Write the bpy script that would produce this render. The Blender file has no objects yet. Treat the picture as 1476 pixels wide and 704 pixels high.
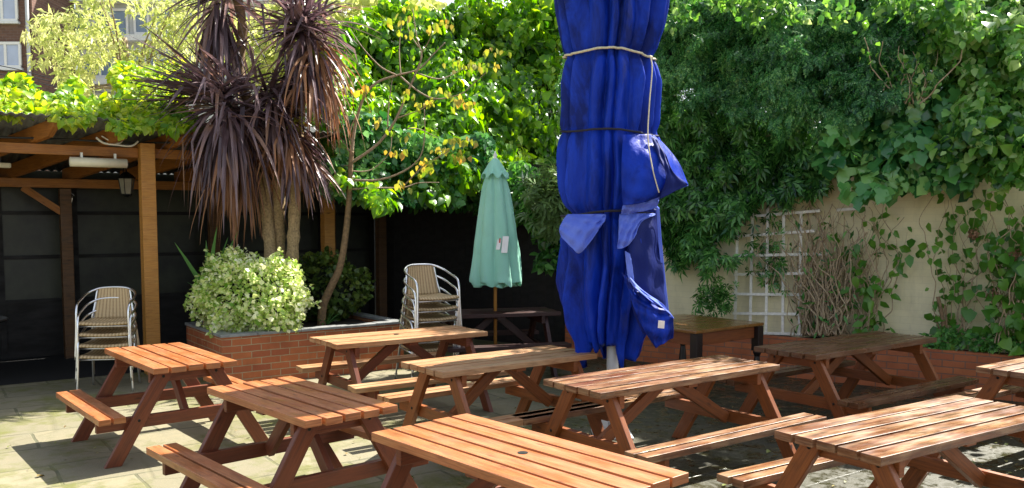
import bpy, math, random
import numpy as np
from mathutils import Vector, Matrix, noise as mnoise

random.seed(7); rng = np.random.default_rng(7)
sc = bpy.context.scene
COL = sc.collection
R = math.radians

# ------------------------------------------------------------------ camera
F, PIT, CH, CY = 1250.0, 0.07, 1.896, 403.28
cp, sp = math.cos(PIT), math.sin(PIT)
cam = bpy.data.cameras.new('camera'); camo = bpy.data.objects.new('camera', cam); COL.objects.link(camo)
camo.location = (0, 0, CH); camo.rotation_euler = (math.pi/2 - PIT, 0, 0)
cam.sensor_width = 36; cam.lens = F/1476*36; cam.shift_y = (CY-352)/1476; cam.clip_end = 500; cam.clip_start = .05
sc.camera = camo

def ray(px, py):
    a = (px-738)/F; b = (CY-py)/F
    return Vector((a, cp+b*sp, -sp+b*cp))
def at(px, py, Y):                      # a point seen at a pixel of the photograph, Y metres away
    r = ray(px, py); t = Y/r.y
    return Vector((r.x*t, Y, CH+r.z*t))
def on_plane(px, py, p0, n):
    r = ray(px, py); o = Vector((0, 0, CH)); t = (p0-o).dot(n)/r.dot(n)
    return o+r*t

U = Vector((.814, .581, 0)); V = Vector((-.581, .814, 0))            # axes of the yard
UA = math.atan2(.581, .814)
W0 = Vector((4.2, 10.1, 0)); WD = Vector((.81, -.586, 0)); WN = Vector((-.586, -.81, 0))   # right-hand wall
WA = math.atan2(-.586, .81)
P0 = Vector((-4.45, 10.6, 0)); PN = Vector((.581, -.814, 0))         # front line of the pergola

# ------------------------------------------------------------------ objects
def tag(o, label=None, cat=None, group=None, kind=None):
    if label: o['label'] = label
    if cat: o['category'] = cat
    if group: o['group'] = group
    if kind: o['kind'] = kind
    return o
def empty(name, loc=(0, 0, 0), rz=0, label=None, cat=None, group=None):
    o = bpy.data.objects.new(name, None); COL.objects.link(o)
    o.location = loc; o.rotation_euler = (0, 0, rz); o.empty_display_size = .1
    return tag(o, label, cat, group)
def copy_tree(o, parent=None):
    c = o.copy(); COL.objects.link(c)
    if parent: c.parent = parent
    for ch in list(o.children): copy_tree(ch, c)
    return c

class MB:
    def __init__(s): s.v = []; s.f = []; s.uv = []
    def face(s, pts, uvs):
        b = len(s.v); s.v += [tuple(p) for p in pts]; s.f.append(tuple(range(b, b+len(pts)))); s.uv += list(uvs)
    def hexa(s, c, L, Wd, T):           # c: 8 corners (x-,y-,z-),(x+,y-,z-),(x+,y+,z-),(x-,y+,z-), then z+ ; shared verts, uv in metres
        b = len(s.v); s.v += [tuple(p) for p in c]
        o = random.random()*3
        for idx, uv in (((0, 3, 2, 1), ((0, 0), (0, Wd), (L, Wd), (L, 0))), ((4, 5, 6, 7), ((0, 0), (L, 0), (L, Wd), (0, Wd))),
                        ((0, 1, 5, 4), ((0, 0), (L, 0), (L, T), (0, T))), ((2, 3, 7, 6), ((0, 0), (L, 0), (L, T), (0, T))),
                        ((1, 2, 6, 5), ((0, 0), (Wd, 0), (Wd, T), (0, T))), ((3, 0, 4, 7), ((0, 0), (Wd, 0), (Wd, T), (0, T)))):
            s.f.append(tuple(b+i for i in idx)); s.uv += [(x+o, y) for x, y in uv]
    def box(s, x0, x1, y0, y1, z0, z1):
        c = [(x0, y0, z0), (x1, y0, z0), (x1, y1, z0), (x0, y1, z0), (x0, y0, z1), (x1, y0, z1), (x1, y1, z1), (x0, y1, z1)]
        s.hexa(c, x1-x0, y1-y0, z1-z0); return s
    def obox(s, o, ax, ay, az):         # oriented: corner o and three edge vectors
        o, ax, ay, az = Vector(o), Vector(ax), Vector(ay), Vector(az)
        s.hexa([o, o+ax, o+ax+ay, o+ay, o+az, o+ax+az, o+ax+ay+az, o+ay+az], ax.length, ay.length, az.length); return s
    def bar(s, p0, p1, w, t, side=(0, 0, 1)):   # rectangular bar, w along `side`
        p0, p1 = Vector(p0), Vector(p1); d = p1-p0; a = d.normalized()
        sd = Vector(side); sd = (sd-a*sd.dot(a)).normalized(); n = a.cross(sd)
        return s.obox(p0-sd*w/2-n*t/2, d, sd*w, n*t)
    def tube(s, pts, r, n=8, cap=True):
        pts = [Vector(p) for p in pts]; m = len(pts)
        rs = r if isinstance(r, (list, tuple)) else [r]*m
        b = len(s.v); ref = None; acc = 0; us = []
        for i, p in enumerate(pts):
            d = (pts[min(i+1, m-1)]-pts[max(i-1, 0)]).normalized()
            if ref is None: ref = Vector((0, 0, 1)) if abs(d.z) < .9 else Vector((1, 0, 0))
            ref = (ref-d*ref.dot(d)).normalized(); q = d.cross(ref)
            for k in range(n):
                a = 2*math.pi*k/n; s.v.append(tuple(p+(ref*math.cos(a)+q*math.sin(a))*rs[i]))
            if i: acc += (pts[i]-pts[i-1]).length
            us.append(acc)
        for i in range(m-1):
            for k in range(n):
                k2 = (k+1) % n
                s.f.append((b+i*n+k, b+i*n+k2, b+(i+1)*n+k2, b+(i+1)*n+k))
                w = 6.283*max(rs[i], .001)
                s.uv += [(us[i], k/n*w), (us[i], (k+1)/n*w), (us[i+1], (k+1)/n*w), (us[i+1], k/n*w)]
        if cap:
            for i0, rev in ((b, True), (b+(m-1)*n, False)):
                idx = list(range(i0, i0+n))
                if rev: idx.reverse()
                s.f.append(tuple(idx)); s.uv += [(0, 0)]*n
        return s
    def lathe(s, prof, n=24, c=(0, 0, 0)):
        b = len(s.v); m = len(prof)
        for r, z in prof:
            for k in range(n):
                a = 2*math.pi*k/n; s.v.append((c[0]+r*math.cos(a), c[1]+r*math.sin(a), c[2]+z))
        for i in range(m-1):
            for k in range(n):
                k2 = (k+1) % n
                s.f.append((b+i*n+k, b+i*n+k2, b+(i+1)*n+k2, b+(i+1)*n+k)); s.uv += [(prof[i][1], k/n*.3), (prof[i][1], (k+1)/n*.3), (prof[i+1][1], (k+1)/n*.3), (prof[i+1][1], k/n*.3)]
        for i0, rev in ((b, True), (b+(m-1)*n, False)):
            idx = list(range(i0, i0+n))
            if rev: idx.reverse()
            s.f.append(tuple(idx)); s.uv += [(0, 0)]*n
        return s
    def grid(s, P, closed=False, uvs=(1, 1)):      # P[i][j] rows of points
        b = len(s.v); m, n = len(P), len(P[0])
        for row in P: s.v += [tuple(p) for p in row]
        for i in range(m-1):
            for j in range(n if closed else n-1):
                j2 = (j+1) % n
                s.f.append((b+i*n+j, b+i*n+j2, b+(i+1)*n+j2, b+(i+1)*n+j))
                s.uv += [(j/n*uvs[0], i/m*uvs[1]), ((j+1)/n*uvs[0], i/m*uvs[1]), ((j+1)/n*uvs[0], (i+1)/m*uvs[1]), (j/n*uvs[0], (i+1)/m*uvs[1])]
        return s
    def build(s, name, mat, parent=None, smooth=False, bevel=0, seg=2, solid=0, loc=None, rz=0):
        me = bpy.data.meshes.new(name); me.from_pydata(s.v, [], s.f)
        uv = me.uv_layers.new(name='UVMap')
        uv.data.foreach_set('uv', np.array(s.uv, dtype=np.float32).ravel())
        me.materials.append(mat); me.update()
        if smooth: me.polygons.foreach_set('use_smooth', [True]*len(me.polygons))
        o = bpy.data.objects.new(name, me); COL.objects.link(o)
        if parent: o.parent = parent
        if loc is not None: o.location = loc
        o.rotation_euler.z = rz
        if solid:
            m = o.modifiers.new('solid', 'SOLIDIFY'); m.thickness = solid; m.offset = 0
        if bevel:
            m = o.modifiers.new('bevel', 'BEVEL'); m.width = bevel; m.segments = seg; m.limit_method = 'ANGLE'; m.angle_limit = R(40)
        return o

# ------------------------------------------------------------------ materials
def new_mat(name):
    m = bpy.data.materials.new(name); m.use_nodes = True
    nt = m.node_tree; b = nt.nodes['Principled BSDF']
    return m, nt, b
class NT:
    def __init__(s, nt): s.nt = nt
    def n(s, t, **kw):
        x = s.nt.nodes.new(t)
        for k, v in kw.items(): setattr(x, k, v)
        return x
    def l(s, a, b): s.nt.links.new(a, b)
    def coord(s, kind='UV', scale=(1, 1, 1), rot=(0, 0, 0), island=False):
        if kind == 'UV': tc = s.n('ShaderNodeUVMap').outputs[0]
        elif kind == 'World': tc = s.n('ShaderNodeNewGeometry').outputs['Position']
        else: tc = s.n('ShaderNodeTexCoord').outputs['Object']
        if island:
            g = s.n('ShaderNodeNewGeometry').outputs['Random Per Island']
            oi = s.n('ShaderNodeObjectInfo').outputs['Random']
            ad = s.n('ShaderNodeMath', operation='MULTIPLY_ADD'); s.l(g, ad.inputs[0]); ad.inputs[1].default_value = 37; s.l(oi, ad.inputs[2])
            ad2 = s.n('ShaderNodeMath', operation='MULTIPLY'); s.l(ad.outputs[0], ad2.inputs[0]); ad2.inputs[1].default_value = 9.7
            va = s.n('ShaderNodeVectorMath', operation='ADD'); s.l(tc, va.inputs[0]); s.l(ad2.outputs[0], va.inputs[1]); tc = va.outputs[0]
        mp = s.n('ShaderNodeMapping'); s.l(tc, mp.inputs[0]); mp.inputs['Scale'].default_value = scale; mp.inputs['Rotation'].default_value = rot
        return mp.outputs[0]
    def noise(s, vec, scale=5, detail=4, rough=.55, dist=0):
        x = s.n('ShaderNodeTexNoise'); s.l(vec, x.inputs['Vector']); x.inputs['Scale'].default_value = scale
        x.inputs['Detail'].default_value = detail; x.inputs['Roughness'].default_value = rough; x.inputs['Distortion'].default_value = dist
        return x.outputs['Fac']
    def ramp(s, fac, stops):
        x = s.n('ShaderNodeValToRGB'); s.l(fac, x.inputs[0]); e = x.color_ramp.elements
        while len(e) < len(stops): e.new(.5)
        for q, (p, c) in zip(e, stops):
            q.position = p; q.color = (c, c, c, 1) if isinstance(c, (int, float)) else (*c, 1)
        return x.outputs[0]
    def mix(s, fac, a, b, mode='MIX'):
        x = s.n('ShaderNodeMix', data_type='RGBA', blend_type=mode)
        for i, v in ((0, fac), (6, a), (7, b)):
            sock = x.inputs[i]
            if isinstance(v, (int, float)): sock.default_value = v if i == 0 else (v, v, v, 1)
            elif isinstance(v, tuple): sock.default_value = (*v, 1)
            else: s.l(v, sock)
        return x.outputs[2]
    def math(s, op, a, b=0.5):
        x = s.n('ShaderNodeMath', operation=op)
        for sock, v in ((x.inputs[0], a), (x.inputs[1], b)):
            if isinstance(v, (int, float)): sock.default_value = v
            else: s.l(v, sock)
        return x.outputs[0]
    def bump(s, h, strength=.3, dist=.01):
        x = s.n('ShaderNodeBump'); s.l(h, x.inputs['Height']); x.inputs['Strength'].default_value = strength; x.inputs['Distance'].default_value = dist
        return x.outputs[0]

def wood(name, light, dark, grime=.25, grimecol=(.03, .02, .012), rough=(.35, .6), pale=0, palecol=(.5, .42, .35), coat=0.0):
    m, nt, b = new_mat(name); k = NT(nt)
    g1 = k.noise(k.coord('UV', (2.2, 45, 20), island=True), 1.6, 5, .6, .6)
    g2 = k.noise(k.coord('UV', (1.1, 3.5, 3), island=True), 2.2, 4, .55, .3)
    g3 = k.noise(k.coord('UV', (6, 130, 60), island=True), 1.0, 3, .5)
    isl = k.n('ShaderNodeNewGeometry').outputs['Random Per Island']
    c = k.mix(k.ramp(g1, [(.3, 0.), (.72, 1.)]), light, dark)
    c = k.mix(k.math('MULTIPLY', k.ramp(isl, [(0, 0.), (1, 1.)]), .75), c, k.mix(.75, c, dark))
    if pale:
        g5 = k.noise(k.coord('UV', (.9, 9, 9), island=True), 2.4, 5, .6, .4)
        c = k.mix(k.math('MULTIPLY', k.ramp(k.math('ADD', k.math('MULTIPLY', g2, .4), k.math('MULTIPLY', g5, .6)), [(.44, 0.), (.60, 1.)]), pale), c, palecol)
    sp1 = k.n('ShaderNodeTexVoronoi'); k.l(k.coord('UV', (2.1, 7, 7), island=True), sp1.inputs['Vector']); sp1.inputs['Scale'].default_value = 1.5
    knot = k.ramp(sp1.outputs['Distance'], [(.05, 1.), (.13, 0.)])
    c = k.mix(k.math('MULTIPLY', knot, .7), c, (dark[0]*.3, dark[1]*.25, dark[2]*.25))
    g4 = k.noise(k.coord('UV', (1.6, 5, 4), island=True), 3.1, 6, .65, .4)
    c = k.mix(k.math('MULTIPLY', k.ramp(g4, [(.5, 0.), (.74, 1.)]), grime*2), c, grimecol)
    c = k.mix(k.math('MULTIPLY', k.ramp(g3, [(.35, 1.), (.5, 0.)]), .4), c, (dark[0]*.4, dark[1]*.4, dark[2]*.4))
    k.l(c, b.inputs['Base Color'])
    mr = k.n('ShaderNodeMapRange'); k.l(k.noise(k.coord('UV', (1.3, 4, 4), island=True), 2.6, 3), mr.inputs[0])
    mr.inputs[1].default_value = .35; mr.inputs[2].default_value = .65; mr.inputs[3].default_value = rough[0]; mr.inputs[4].default_value = rough[1]
    k.l(mr.outputs[0], b.inputs['Roughness'])
    k.l(k.bump(k.mix(.5, g1, g3), .35, .004), b.inputs['Normal'])
    if coat: b.inputs['Coat Weight'].default_value = coat; b.inputs['Coat Roughness'].default_value = .2
    return m

def plain(name, col, rough=.5, metal=0., var=.12, bump=.0, nscale=12, spec=.5, coord='Object', trans=0):
    m, nt, b = new_mat(name); k = NT(nt)
    n1 = k.noise(k.coord(coord), nscale, 5, .6)
    c = k.mix(k.ramp(n1, [(.3, 0.), (.7, 1.)]), tuple(x*(1-var) for x in col), tuple(min(1, x*(1+var)) for x in col))
    k.l(c, b.inputs['Base Color']); b.inputs['Roughness'].default_value = rough; b.inputs['Metallic'].default_value = metal
    b.inputs['Specular IOR Level'].default_value = spec
    if bump: k.l(k.bump(n1, bump, .01), b.inputs['Normal'])
    if trans:
        tr = k.n('ShaderNodeBsdfTranslucent'); k.l(c, tr.inputs[0]); mx = k.n('ShaderNodeMixShader'); mx.inputs[0].default_value = trans
        k.l(b.outputs[0], mx.inputs[1]); k.l(tr.outputs[0], mx.inputs[2]); k.l(mx.outputs[0], nt.nodes['Material Output'].inputs[0])
    return m

def leafmat(name, cols, trans=.35, rough=.4, transcol=None, nscale=1.2, spec=.5, edge=None):
    """cols: two to four leaf colours, one picked per leaf, drifting from clump to clump"""
    m, nt, b = new_mat(name); k = NT(nt)
    isl = k.n('ShaderNodeNewGeometry').outputs['Random Per Island']
    cl = k.noise(k.coord('World'), nscale, 3, .6)
    f = k.math('ADD', k.math('MULTIPLY', isl, .62), k.math('MULTIPLY', k.math('SUBTRACT', cl, .3), .95))
    n = len(cols); c = k.ramp(f, [(.12+.76*i/(n-1), tuple(cols[i])) for i in range(n)])
    if edge:
        ee = k.n('ShaderNodeTexNoise'); k.l(k.coord('World'), ee.inputs['Vector']); ee.inputs['Scale'].default_value = 45
        c = k.mix(k.ramp(ee.outputs['Fac'], [(.47, 0.), (.53, 1.)]), c, edge)
    k.l(c, b.inputs['Base Color']); b.inputs['Roughness'].default_value = rough; b.inputs['Specular IOR Level'].default_value = spec
    tr = k.n('ShaderNodeBsdfTranslucent')
    hs = k.n('ShaderNodeHueSaturation'); k.l(c, hs.inputs['Color']); hs.inputs['Hue'].default_value = .485; hs.inputs['Value'].default_value = 1.5; hs.inputs['Saturation'].default_value = 1.1
    k.l(hs.outputs[0], tr.inputs[0])
    mx = k.n('ShaderNodeMixShader'); mx.inputs[0].default_value = trans
    k.l(b.outputs[0], mx.inputs[1]); k.l(tr.outputs[0], mx.inputs[2]); k.l(mx.outputs[0], nt.nodes['Material Output'].inputs[0])
    return m

def brick(name, c1, c2, mortar, rough=.8, painted=None, bw=.225, rh=.078):
    m, nt, b = new_mat(name); k = NT(nt)
    v = k.coord('UV'); nz = k.n('ShaderNodeTexNoise'); k.l(v, nz.inputs['Vector']); nz.inputs['Scale'].default_value = 9; nz.inputs['Detail'].default_value = 3
    va = k.n('ShaderNodeVectorMath', operation='MULTIPLY_ADD'); k.l(nz.outputs['Color'], va.inputs[0]); va.inputs[1].default_value = (.012, .009, 0); k.l(v, va.inputs[2])
    bt = k.n('ShaderNodeTexBrick'); k.l(va.outputs[0], bt.inputs['Vector']); bt.inputs['Scale'].default_value = 1
    bt.inputs['Brick Width'].default_value = bw; bt.inputs['Row Height'].default_value = rh; bt.inputs['Mortar Size'].default_value = .006; bt.inputs['Mortar Smooth'].default_value = .25
    bt.inputs['Color1'].default_value = (*c1, 1); bt.inputs['Color2'].default_value = (*c2, 1); bt.inputs['Mortar'].default_value = (*mortar, 1); bt.inputs['Bias'].default_value = 0
    n1 = k.noise(v, 3.2, 6, .65); n2 = k.noise(v, 40, 4, .6)
    if painted:
        c = k.mix(k.ramp(n1, [(.35, 0.), (.75, 1.)]), painted, tuple(x*.84 for x in painted))
        n3 = k.noise(k.coord('UV', (2.5, .5, 1)), 2.5, 5, .65)
        c = k.mix(k.math('MULTIPLY', k.ramp(n3, [(.52, 0.), (.75, 1.)]), .35), c, (.36, .31, .17))
        c = k.mix(k.math('MULTIPLY', bt.outputs['Fac'], .07), c, (.25, .22, .14))
        k.l(k.bump(k.math('SUBTRACT', k.math('MULTIPLY', n2, .4), k.math('MULTIPLY', bt.outputs['Fac'], .6)), .2, .008), b.inputs['Normal'])
    else:
        c = k.mix(k.math('MULTIPLY', k.ramp(n1, [(.4, 0.), (.7, 1.)]), .5), bt.outputs['Color'], tuple(x*.35 for x in c1))
        c = k.mix(k.math('MULTIPLY', k.ramp(n2, [(.4, 0.), (.7, 1.)]), .25), c, tuple(min(1, x*1.3) for x in c2))
        k.l(k.bump(k.math('SUBTRACT', k.math('MULTIPLY', n2, .3), k.math('MULTIPLY', bt.outputs['Fac'], 1.0)), .6, .012), b.inputs['Normal'])
    k.l(c, b.inputs['Base Color']); b.inputs['Roughness'].default_value = rough
    return m

M = {}
M['wood_new'] = wood('orange stained pine', (.45, .165, .056), (.29, .085, .023), grime=.24, pale=.35, palecol=(.54, .27, .115), rough=(.3, .6))
M['wood_mid'] = wood('faded orange pine', (.48, .24, .10), (.33, .13, .045), grime=.2, pale=.45, palecol=(.56, .40, .22), rough=(.35, .6))
M['wood_worn'] = wood('worn wet pine', (.25, .088, .030), (.10, .034, .013), grime=.42, pale=.7, palecol=(.46, .28, .145), rough=(.2, .5))  # pale streaks mix real wear with painted wet sheen
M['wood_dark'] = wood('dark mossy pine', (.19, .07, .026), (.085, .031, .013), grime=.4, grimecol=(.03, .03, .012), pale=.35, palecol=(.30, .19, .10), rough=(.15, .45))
M['frame_red'] = wood('red brown stained frame', (.20, .048, .014), (.115, .026, .008), grime=.14, rough=(.4, .6))
M['frame_orange'] = wood('orange brown stained frame', (.33, .098, .019), (.20, .054, .011), grime=.16, rough=(.4, .6))
M['wood_shade'] = wood('red wood darkened for shade', (.05, .013, .008), (.03, .008, .005), grime=.2, rough=(.4, .6))  # dark tone puts deep shade into the wood colour
M['pine'] = wood('yellow pine post', (.58, .29, .06), (.42, .17, .032), grime=.14, rough=(.45, .65))
M['beam'] = wood('orange pine beam', (.46, .19, .035), (.30, .105, .02), grime=.2, rough=(.5, .7))
M['oldpost'] = wood('old brown post', (.16, .075, .022), (.09, .04, .014), grime=.35, rough=(.5, .7))
M['shade_wood'] = wood('wood blackened for shade', (.008, .006, .005), (.005, .004, .003), grime=.1, rough=(.6, .8))  # near-black colour stands in for the deep shade on these boards
M['tabletop_brown'] = wood('varnished brown table', (.30, .14, .035), (.19, .08, .02), grime=.3, rough=(.12, .35), coat=.3)
M['apron_brown'] = wood('brown table apron', (.28, .085, .022), (.19, .05, .014), grime=.1, rough=(.35, .5))
M['leg_black'] = plain('black turned wood', (.018, .012, .01), .35)
M['bolt'] = plain('dark bolt', (.03, .028, .026), .4, .8)
M['alu'] = plain('aluminium tube', (.78, .78, .8), .28, 1.0, .04)
M['rattan'] = None
M['white'] = plain('white paint', (.78, .77, .73), .45, 0, .06, .1)
M['trellis'] = plain('white painted wood', (.84, .79, .65), .6, 0, .14, .2, 25)
M['cream'] = plain('cream plastic', (.74, .68, .52), .4, 0, .05)
M['black'] = plain('black metal', (.012, .012, .012), .4)
M['shade_pane'] = plain('pane darkened for shade', (.026, .028, .016), .45, 0, .95, 0, 1.3)  # colour darkened to put the shelter's gloom into the panes
M['rope_pale'] = plain('pale rope', (.62, .56, .38), .8, 0, .2, .3, 60)
M['rope_dark'] = plain('dark rope', (.015, .015, .025), .8)
M['cable'] = plain('black cable', (.02, .02, .02), .5)
M['steel'] = plain('white powder coated steel', (.74, .76, .78), .4, 0, .06)
M['soil'] = plain('dark soil', (.035, .026, .018), .95, 0, .5, .8, 14)
M['slate'] = plain('grey stone coping', (.23, .235, .23), .45, 0, .35, .4, 9)
M['roofing'] = plain('grey corrugated roofing', (.10, .10, .09), .7, 0, .3)
M['brick_red'] = brick('red brick planter', (.52, .16, .05), (.32, .08, .034), (.42, .33, .19))
M['brick_orange'] = brick('orange brick planter', (.55, .17, .055), (.40, .11, .04), (.19, .13, .09), rh=.075)
M['wall_cream'] = brick('cream painted brick', (.5, .5, .5), (.5, .5, .5), (.4, .4, .4), painted=(.87, .77, .47))
M['brick_brown'] = brick('brown brick', (.20, .105, .07), (.13, .065, .045), (.22, .18, .15), rh=.09, bw=.26)
M['concrete'] = plain('pale render', (.52, .53, .52), .7, 0, .12, .1, 4)
M['slab_white'] = plain('white slab', (.72, .73, .72), .6)
M['pane'] = plain('window pane', (.20, .27, .36), .08, 0, .3, 0, .8)
M['pane_net'] = plain('window pane with net curtain', (.42, .48, .62), .12, 0, .12, 0, 1.5)
M['umb_green'] = None

# rattan weave
m, nt, b = new_mat('tan woven rattan'); k = NT(nt)
wv = k.n('ShaderNodeTexWave', wave_type='BANDS', bands_direction='X'); k.l(k.coord('UV', (1, 1, 1)), wv.inputs['Vector']); wv.inputs['Scale'].default_value = 9; wv.inputs['Distortion'].default_value = .3
wv2 = k.n('ShaderNodeTexWave', wave_type='BANDS', bands_direction='Y'); k.l(k.coord('UV', (1, 1, 1)), wv2.inputs['Vector']); wv2.inputs['Scale'].default_value = 22
w3 = k.math('ADD', wv.outputs['Fac'], k.math('MULTIPLY', wv2.outputs['Fac'], .35))
k.l(k.mix(k.ramp(w3, [(.15, 0.), (.8, 1.)]), (.33, .215, .10), (.56, .41, .22)), b.inputs['Base Color']); b.inputs['Roughness'].default_value = .55
k.l(k.bump(w3, .5, .006), b.inputs['Normal']); M['rattan'] = m

# parasol cloths
def cloth(name, col, col2, trans=.15, stain=(.3, .3, .3), amount=.15, rough=.55, sheen=.2, dark=None, crease=.35):
    m, nt, b = new_mat(name); k = NT(nt)
    n1 = k.noise(k.coord('Object', (1, 1, .3)), 3.5, 5, .6); n2 = k.noise(k.coord('Object'), 9, 5, .65)
    c = k.mix(k.ramp(n1, [(.35, 0.), (.65, 1.)]), col, col2)
    c = k.mix(k.math('MULTIPLY', k.ramp(n2, [(.55, 0.), (.8, 1.)]), amount), c, stain)
    if dark:
        n4 = k.noise(k.coord('Object', (1.3, 1.3, .45)), 2.3, 6, .65, .5)
        c = k.mix(k.math('MULTIPLY', k.ramp(n4, [(.47, 0.), (.60, 1.)]), .85), c, dark)
    wv = k.n('ShaderNodeTexNoise'); k.l(k.coord('Object', (1, 1, 1)), wv.inputs['Vector']); wv.inputs['Scale'].default_value = 160; wv.inputs['Detail'].default_value = 2
    c = k.mix(k.math('MULTIPLY', wv.outputs['Fac'], .18), c, tuple(x*.5 for x in col))
    k.l(c, b.inputs['Base Color']); b.inputs['Roughness'].default_value = rough; b.inputs['Sheen Weight'].default_value = sheen; b.inputs['Specular IOR Level'].default_value = .14
    rd = k.n('ShaderNodeTexNoise', noise_type='RIDGED_MULTIFRACTAL'); k.l(k.coord('Object', (1, 1, .38), (.25, .1, .2)), rd.inputs['Vector'])
    rd.inputs['Scale'].default_value = 4.5; rd.inputs['Detail'].default_value = 3; rd.inputs['Distortion'].default_value = .5
    nf = k.noise(k.coord('Object', (1, 1, .5)), 14, 3, .5)
    k.l(k.bump(k.math('ADD', k.math('MULTIPLY', rd.outputs['Fac'], .5), nf), crease, .03), b.inputs['Normal'])
    tr = k.n('ShaderNodeBsdfTranslucent'); k.l(c, tr.inputs[0]); mx = k.n('ShaderNodeMixShader'); mx.inputs[0].default_value = trans
    k.l(b.outputs[0], mx.inputs[1]); k.l(tr.outputs[0], mx.inputs[2]); k.l(mx.outputs[0], nt.nodes['Material Output'].inputs[0])
    return m
M['umb_blue'] = cloth('royal blue canvas', (.005, .032, .36), (.010, .055, .56), .06, (.06, .14, .6), .15, sheen=0, rough=.45, dark=(.003, .010, .10), crease=.45)
M['umb_blue_light'] = cloth('faded blue canvas underside', (.09, .15, .66), (.17, .25, .78), .10, (.35, .42, .85), .2, sheen=0)
M['umb_navy'] = cloth('navy canvas', (.007, .015, .12), (.013, .026, .18), .05, (.04, .06, .25), .12, sheen=0)
M['umb_green'] = cloth('mint green canvas', (.40, .82, .64), (.50, .88, .73), .30, (.35, .6, .5), .3, crease=.3)

# ground: mossy wet concrete paving
m, nt, b = new_mat('mossy concrete paving'); k = NT(nt)
v = k.coord('World', rot=(0, 0, -UA))
nz = k.n('ShaderNodeTexNoise'); k.l(v, nz.inputs['Vector']); nz.inputs['Scale'].default_value = 3; nz.inputs['Detail'].default_value = 4
va = k.n('ShaderNodeVectorMath', operation='MULTIPLY_ADD'); k.l(nz.outputs['Color'], va.inputs[0]); va.inputs[1].default_value = (.05, .05, 0); k.l(v, va.inputs[2])
bt = k.n('ShaderNodeTexBrick'); k.l(va.outputs[0], bt.inputs['Vector']); bt.inputs['Scale'].default_value = 1
bt.inputs['Brick Width'].default_value = .95; bt.inputs['Row Height'].default_value = .62; bt.inputs['Mortar Size'].default_value = .016; bt.inputs['Mortar Smooth'].default_value = .4
bt.inputs['Color1'].default_value = (.28, .24, .14, 1); bt.inputs['Color2'].default_value = (.19, .165, .10, 1); bt.inputs['Mortar'].default_value = (.055, .06, .02, 1)
n1 = k.noise(v, .9, 6, .62); n2 = k.noise(v, 6, 6, .65); n3 = k.noise(v, 60, 4, .7)
c = k.mix(k.ramp(n2, [(.3, 0.), (.75, 1.)]), bt.outputs['Color'], (.19, .175, .11))
c = k.mix(k.math('MULTIPLY', k.ramp(n3, [(.35, 0.), (.7, 1.)]), .35), c, (.16, .15, .11))
moss = k.ramp(k.math('ADD', n1, k.math('MULTIPLY', k.math('SUBTRACT', n2, .5), .5)), [(.47, 0.), (.62, 1.)])
c = k.mix(k.math('MULTIPLY', moss, .85), c, (.12, .125, .022))
vo = k.n('ShaderNodeTexVoronoi', feature='DISTANCE_TO_EDGE'); k.l(va.outputs[0], vo.inputs['Vector']); vo.inputs['Scale'].default_value = .8
crack = k.ramp(vo.outputs['Distance'], [(.004, 1.), (.018, 0.)])
c = k.mix(k.math('MULTIPLY', crack, .25), c, (.12, .11, .05))
# wet ground towards the right-hand wall, darkened further to stand for shade
sx = k.n('ShaderNodeSeparateXYZ'); k.l(k.n('ShaderNodeNewGeometry').outputs['Position'], sx.inputs[0])
dm = k.n('ShaderNodeMapRange'); k.l(k.math('ADD', sx.outputs[0], k.math('MULTIPLY', k.math('SUBTRACT', n1, .5), 3.0)), dm.inputs[0]); dm.inputs[1].default_value = -1.2; dm.inputs[2].default_value = 1.3
damp_shade = dm.outputs[0]
c = k.mix(k.math('MULTIPLY', damp_shade, .88), c, (.024, .025, .012))
k.l(c, b.inputs['Base Color'])
mr = k.n('ShaderNodeMapRange'); k.l(k.math('MULTIPLY', damp_shade, k.ramp(n2, [(.4, 0.), (.6, 1.)])), mr.inputs[0]); mr.inputs[3].default_value = .8; mr.inputs[4].default_value = .16
k.l(mr.outputs[0], b.inputs['Roughness'])
k.l(k.bump(k.math('SUBTRACT', k.math('ADD', n2, k.math('MULTIPLY', n3, .5)), k.math('ADD', k.math('MULTIPLY', bt.outputs['Fac'], .8), k.math('MULTIPLY', crack, .5))), .5, .012), b.inputs['Normal'])
M['ground'] = m

# ------------------------------------------------------------------ ground and sky
g = MB(); s_ = 150; g.face([(-s_, -s_, 0), (s_, -s_, 0), (s_, s_, 0), (-s_, s_, 0)], [(0, 0)]*4)
tag(g.build('ground', M['ground']), 'mossy concrete paving of the beer garden', None, None, 'structure')

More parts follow.
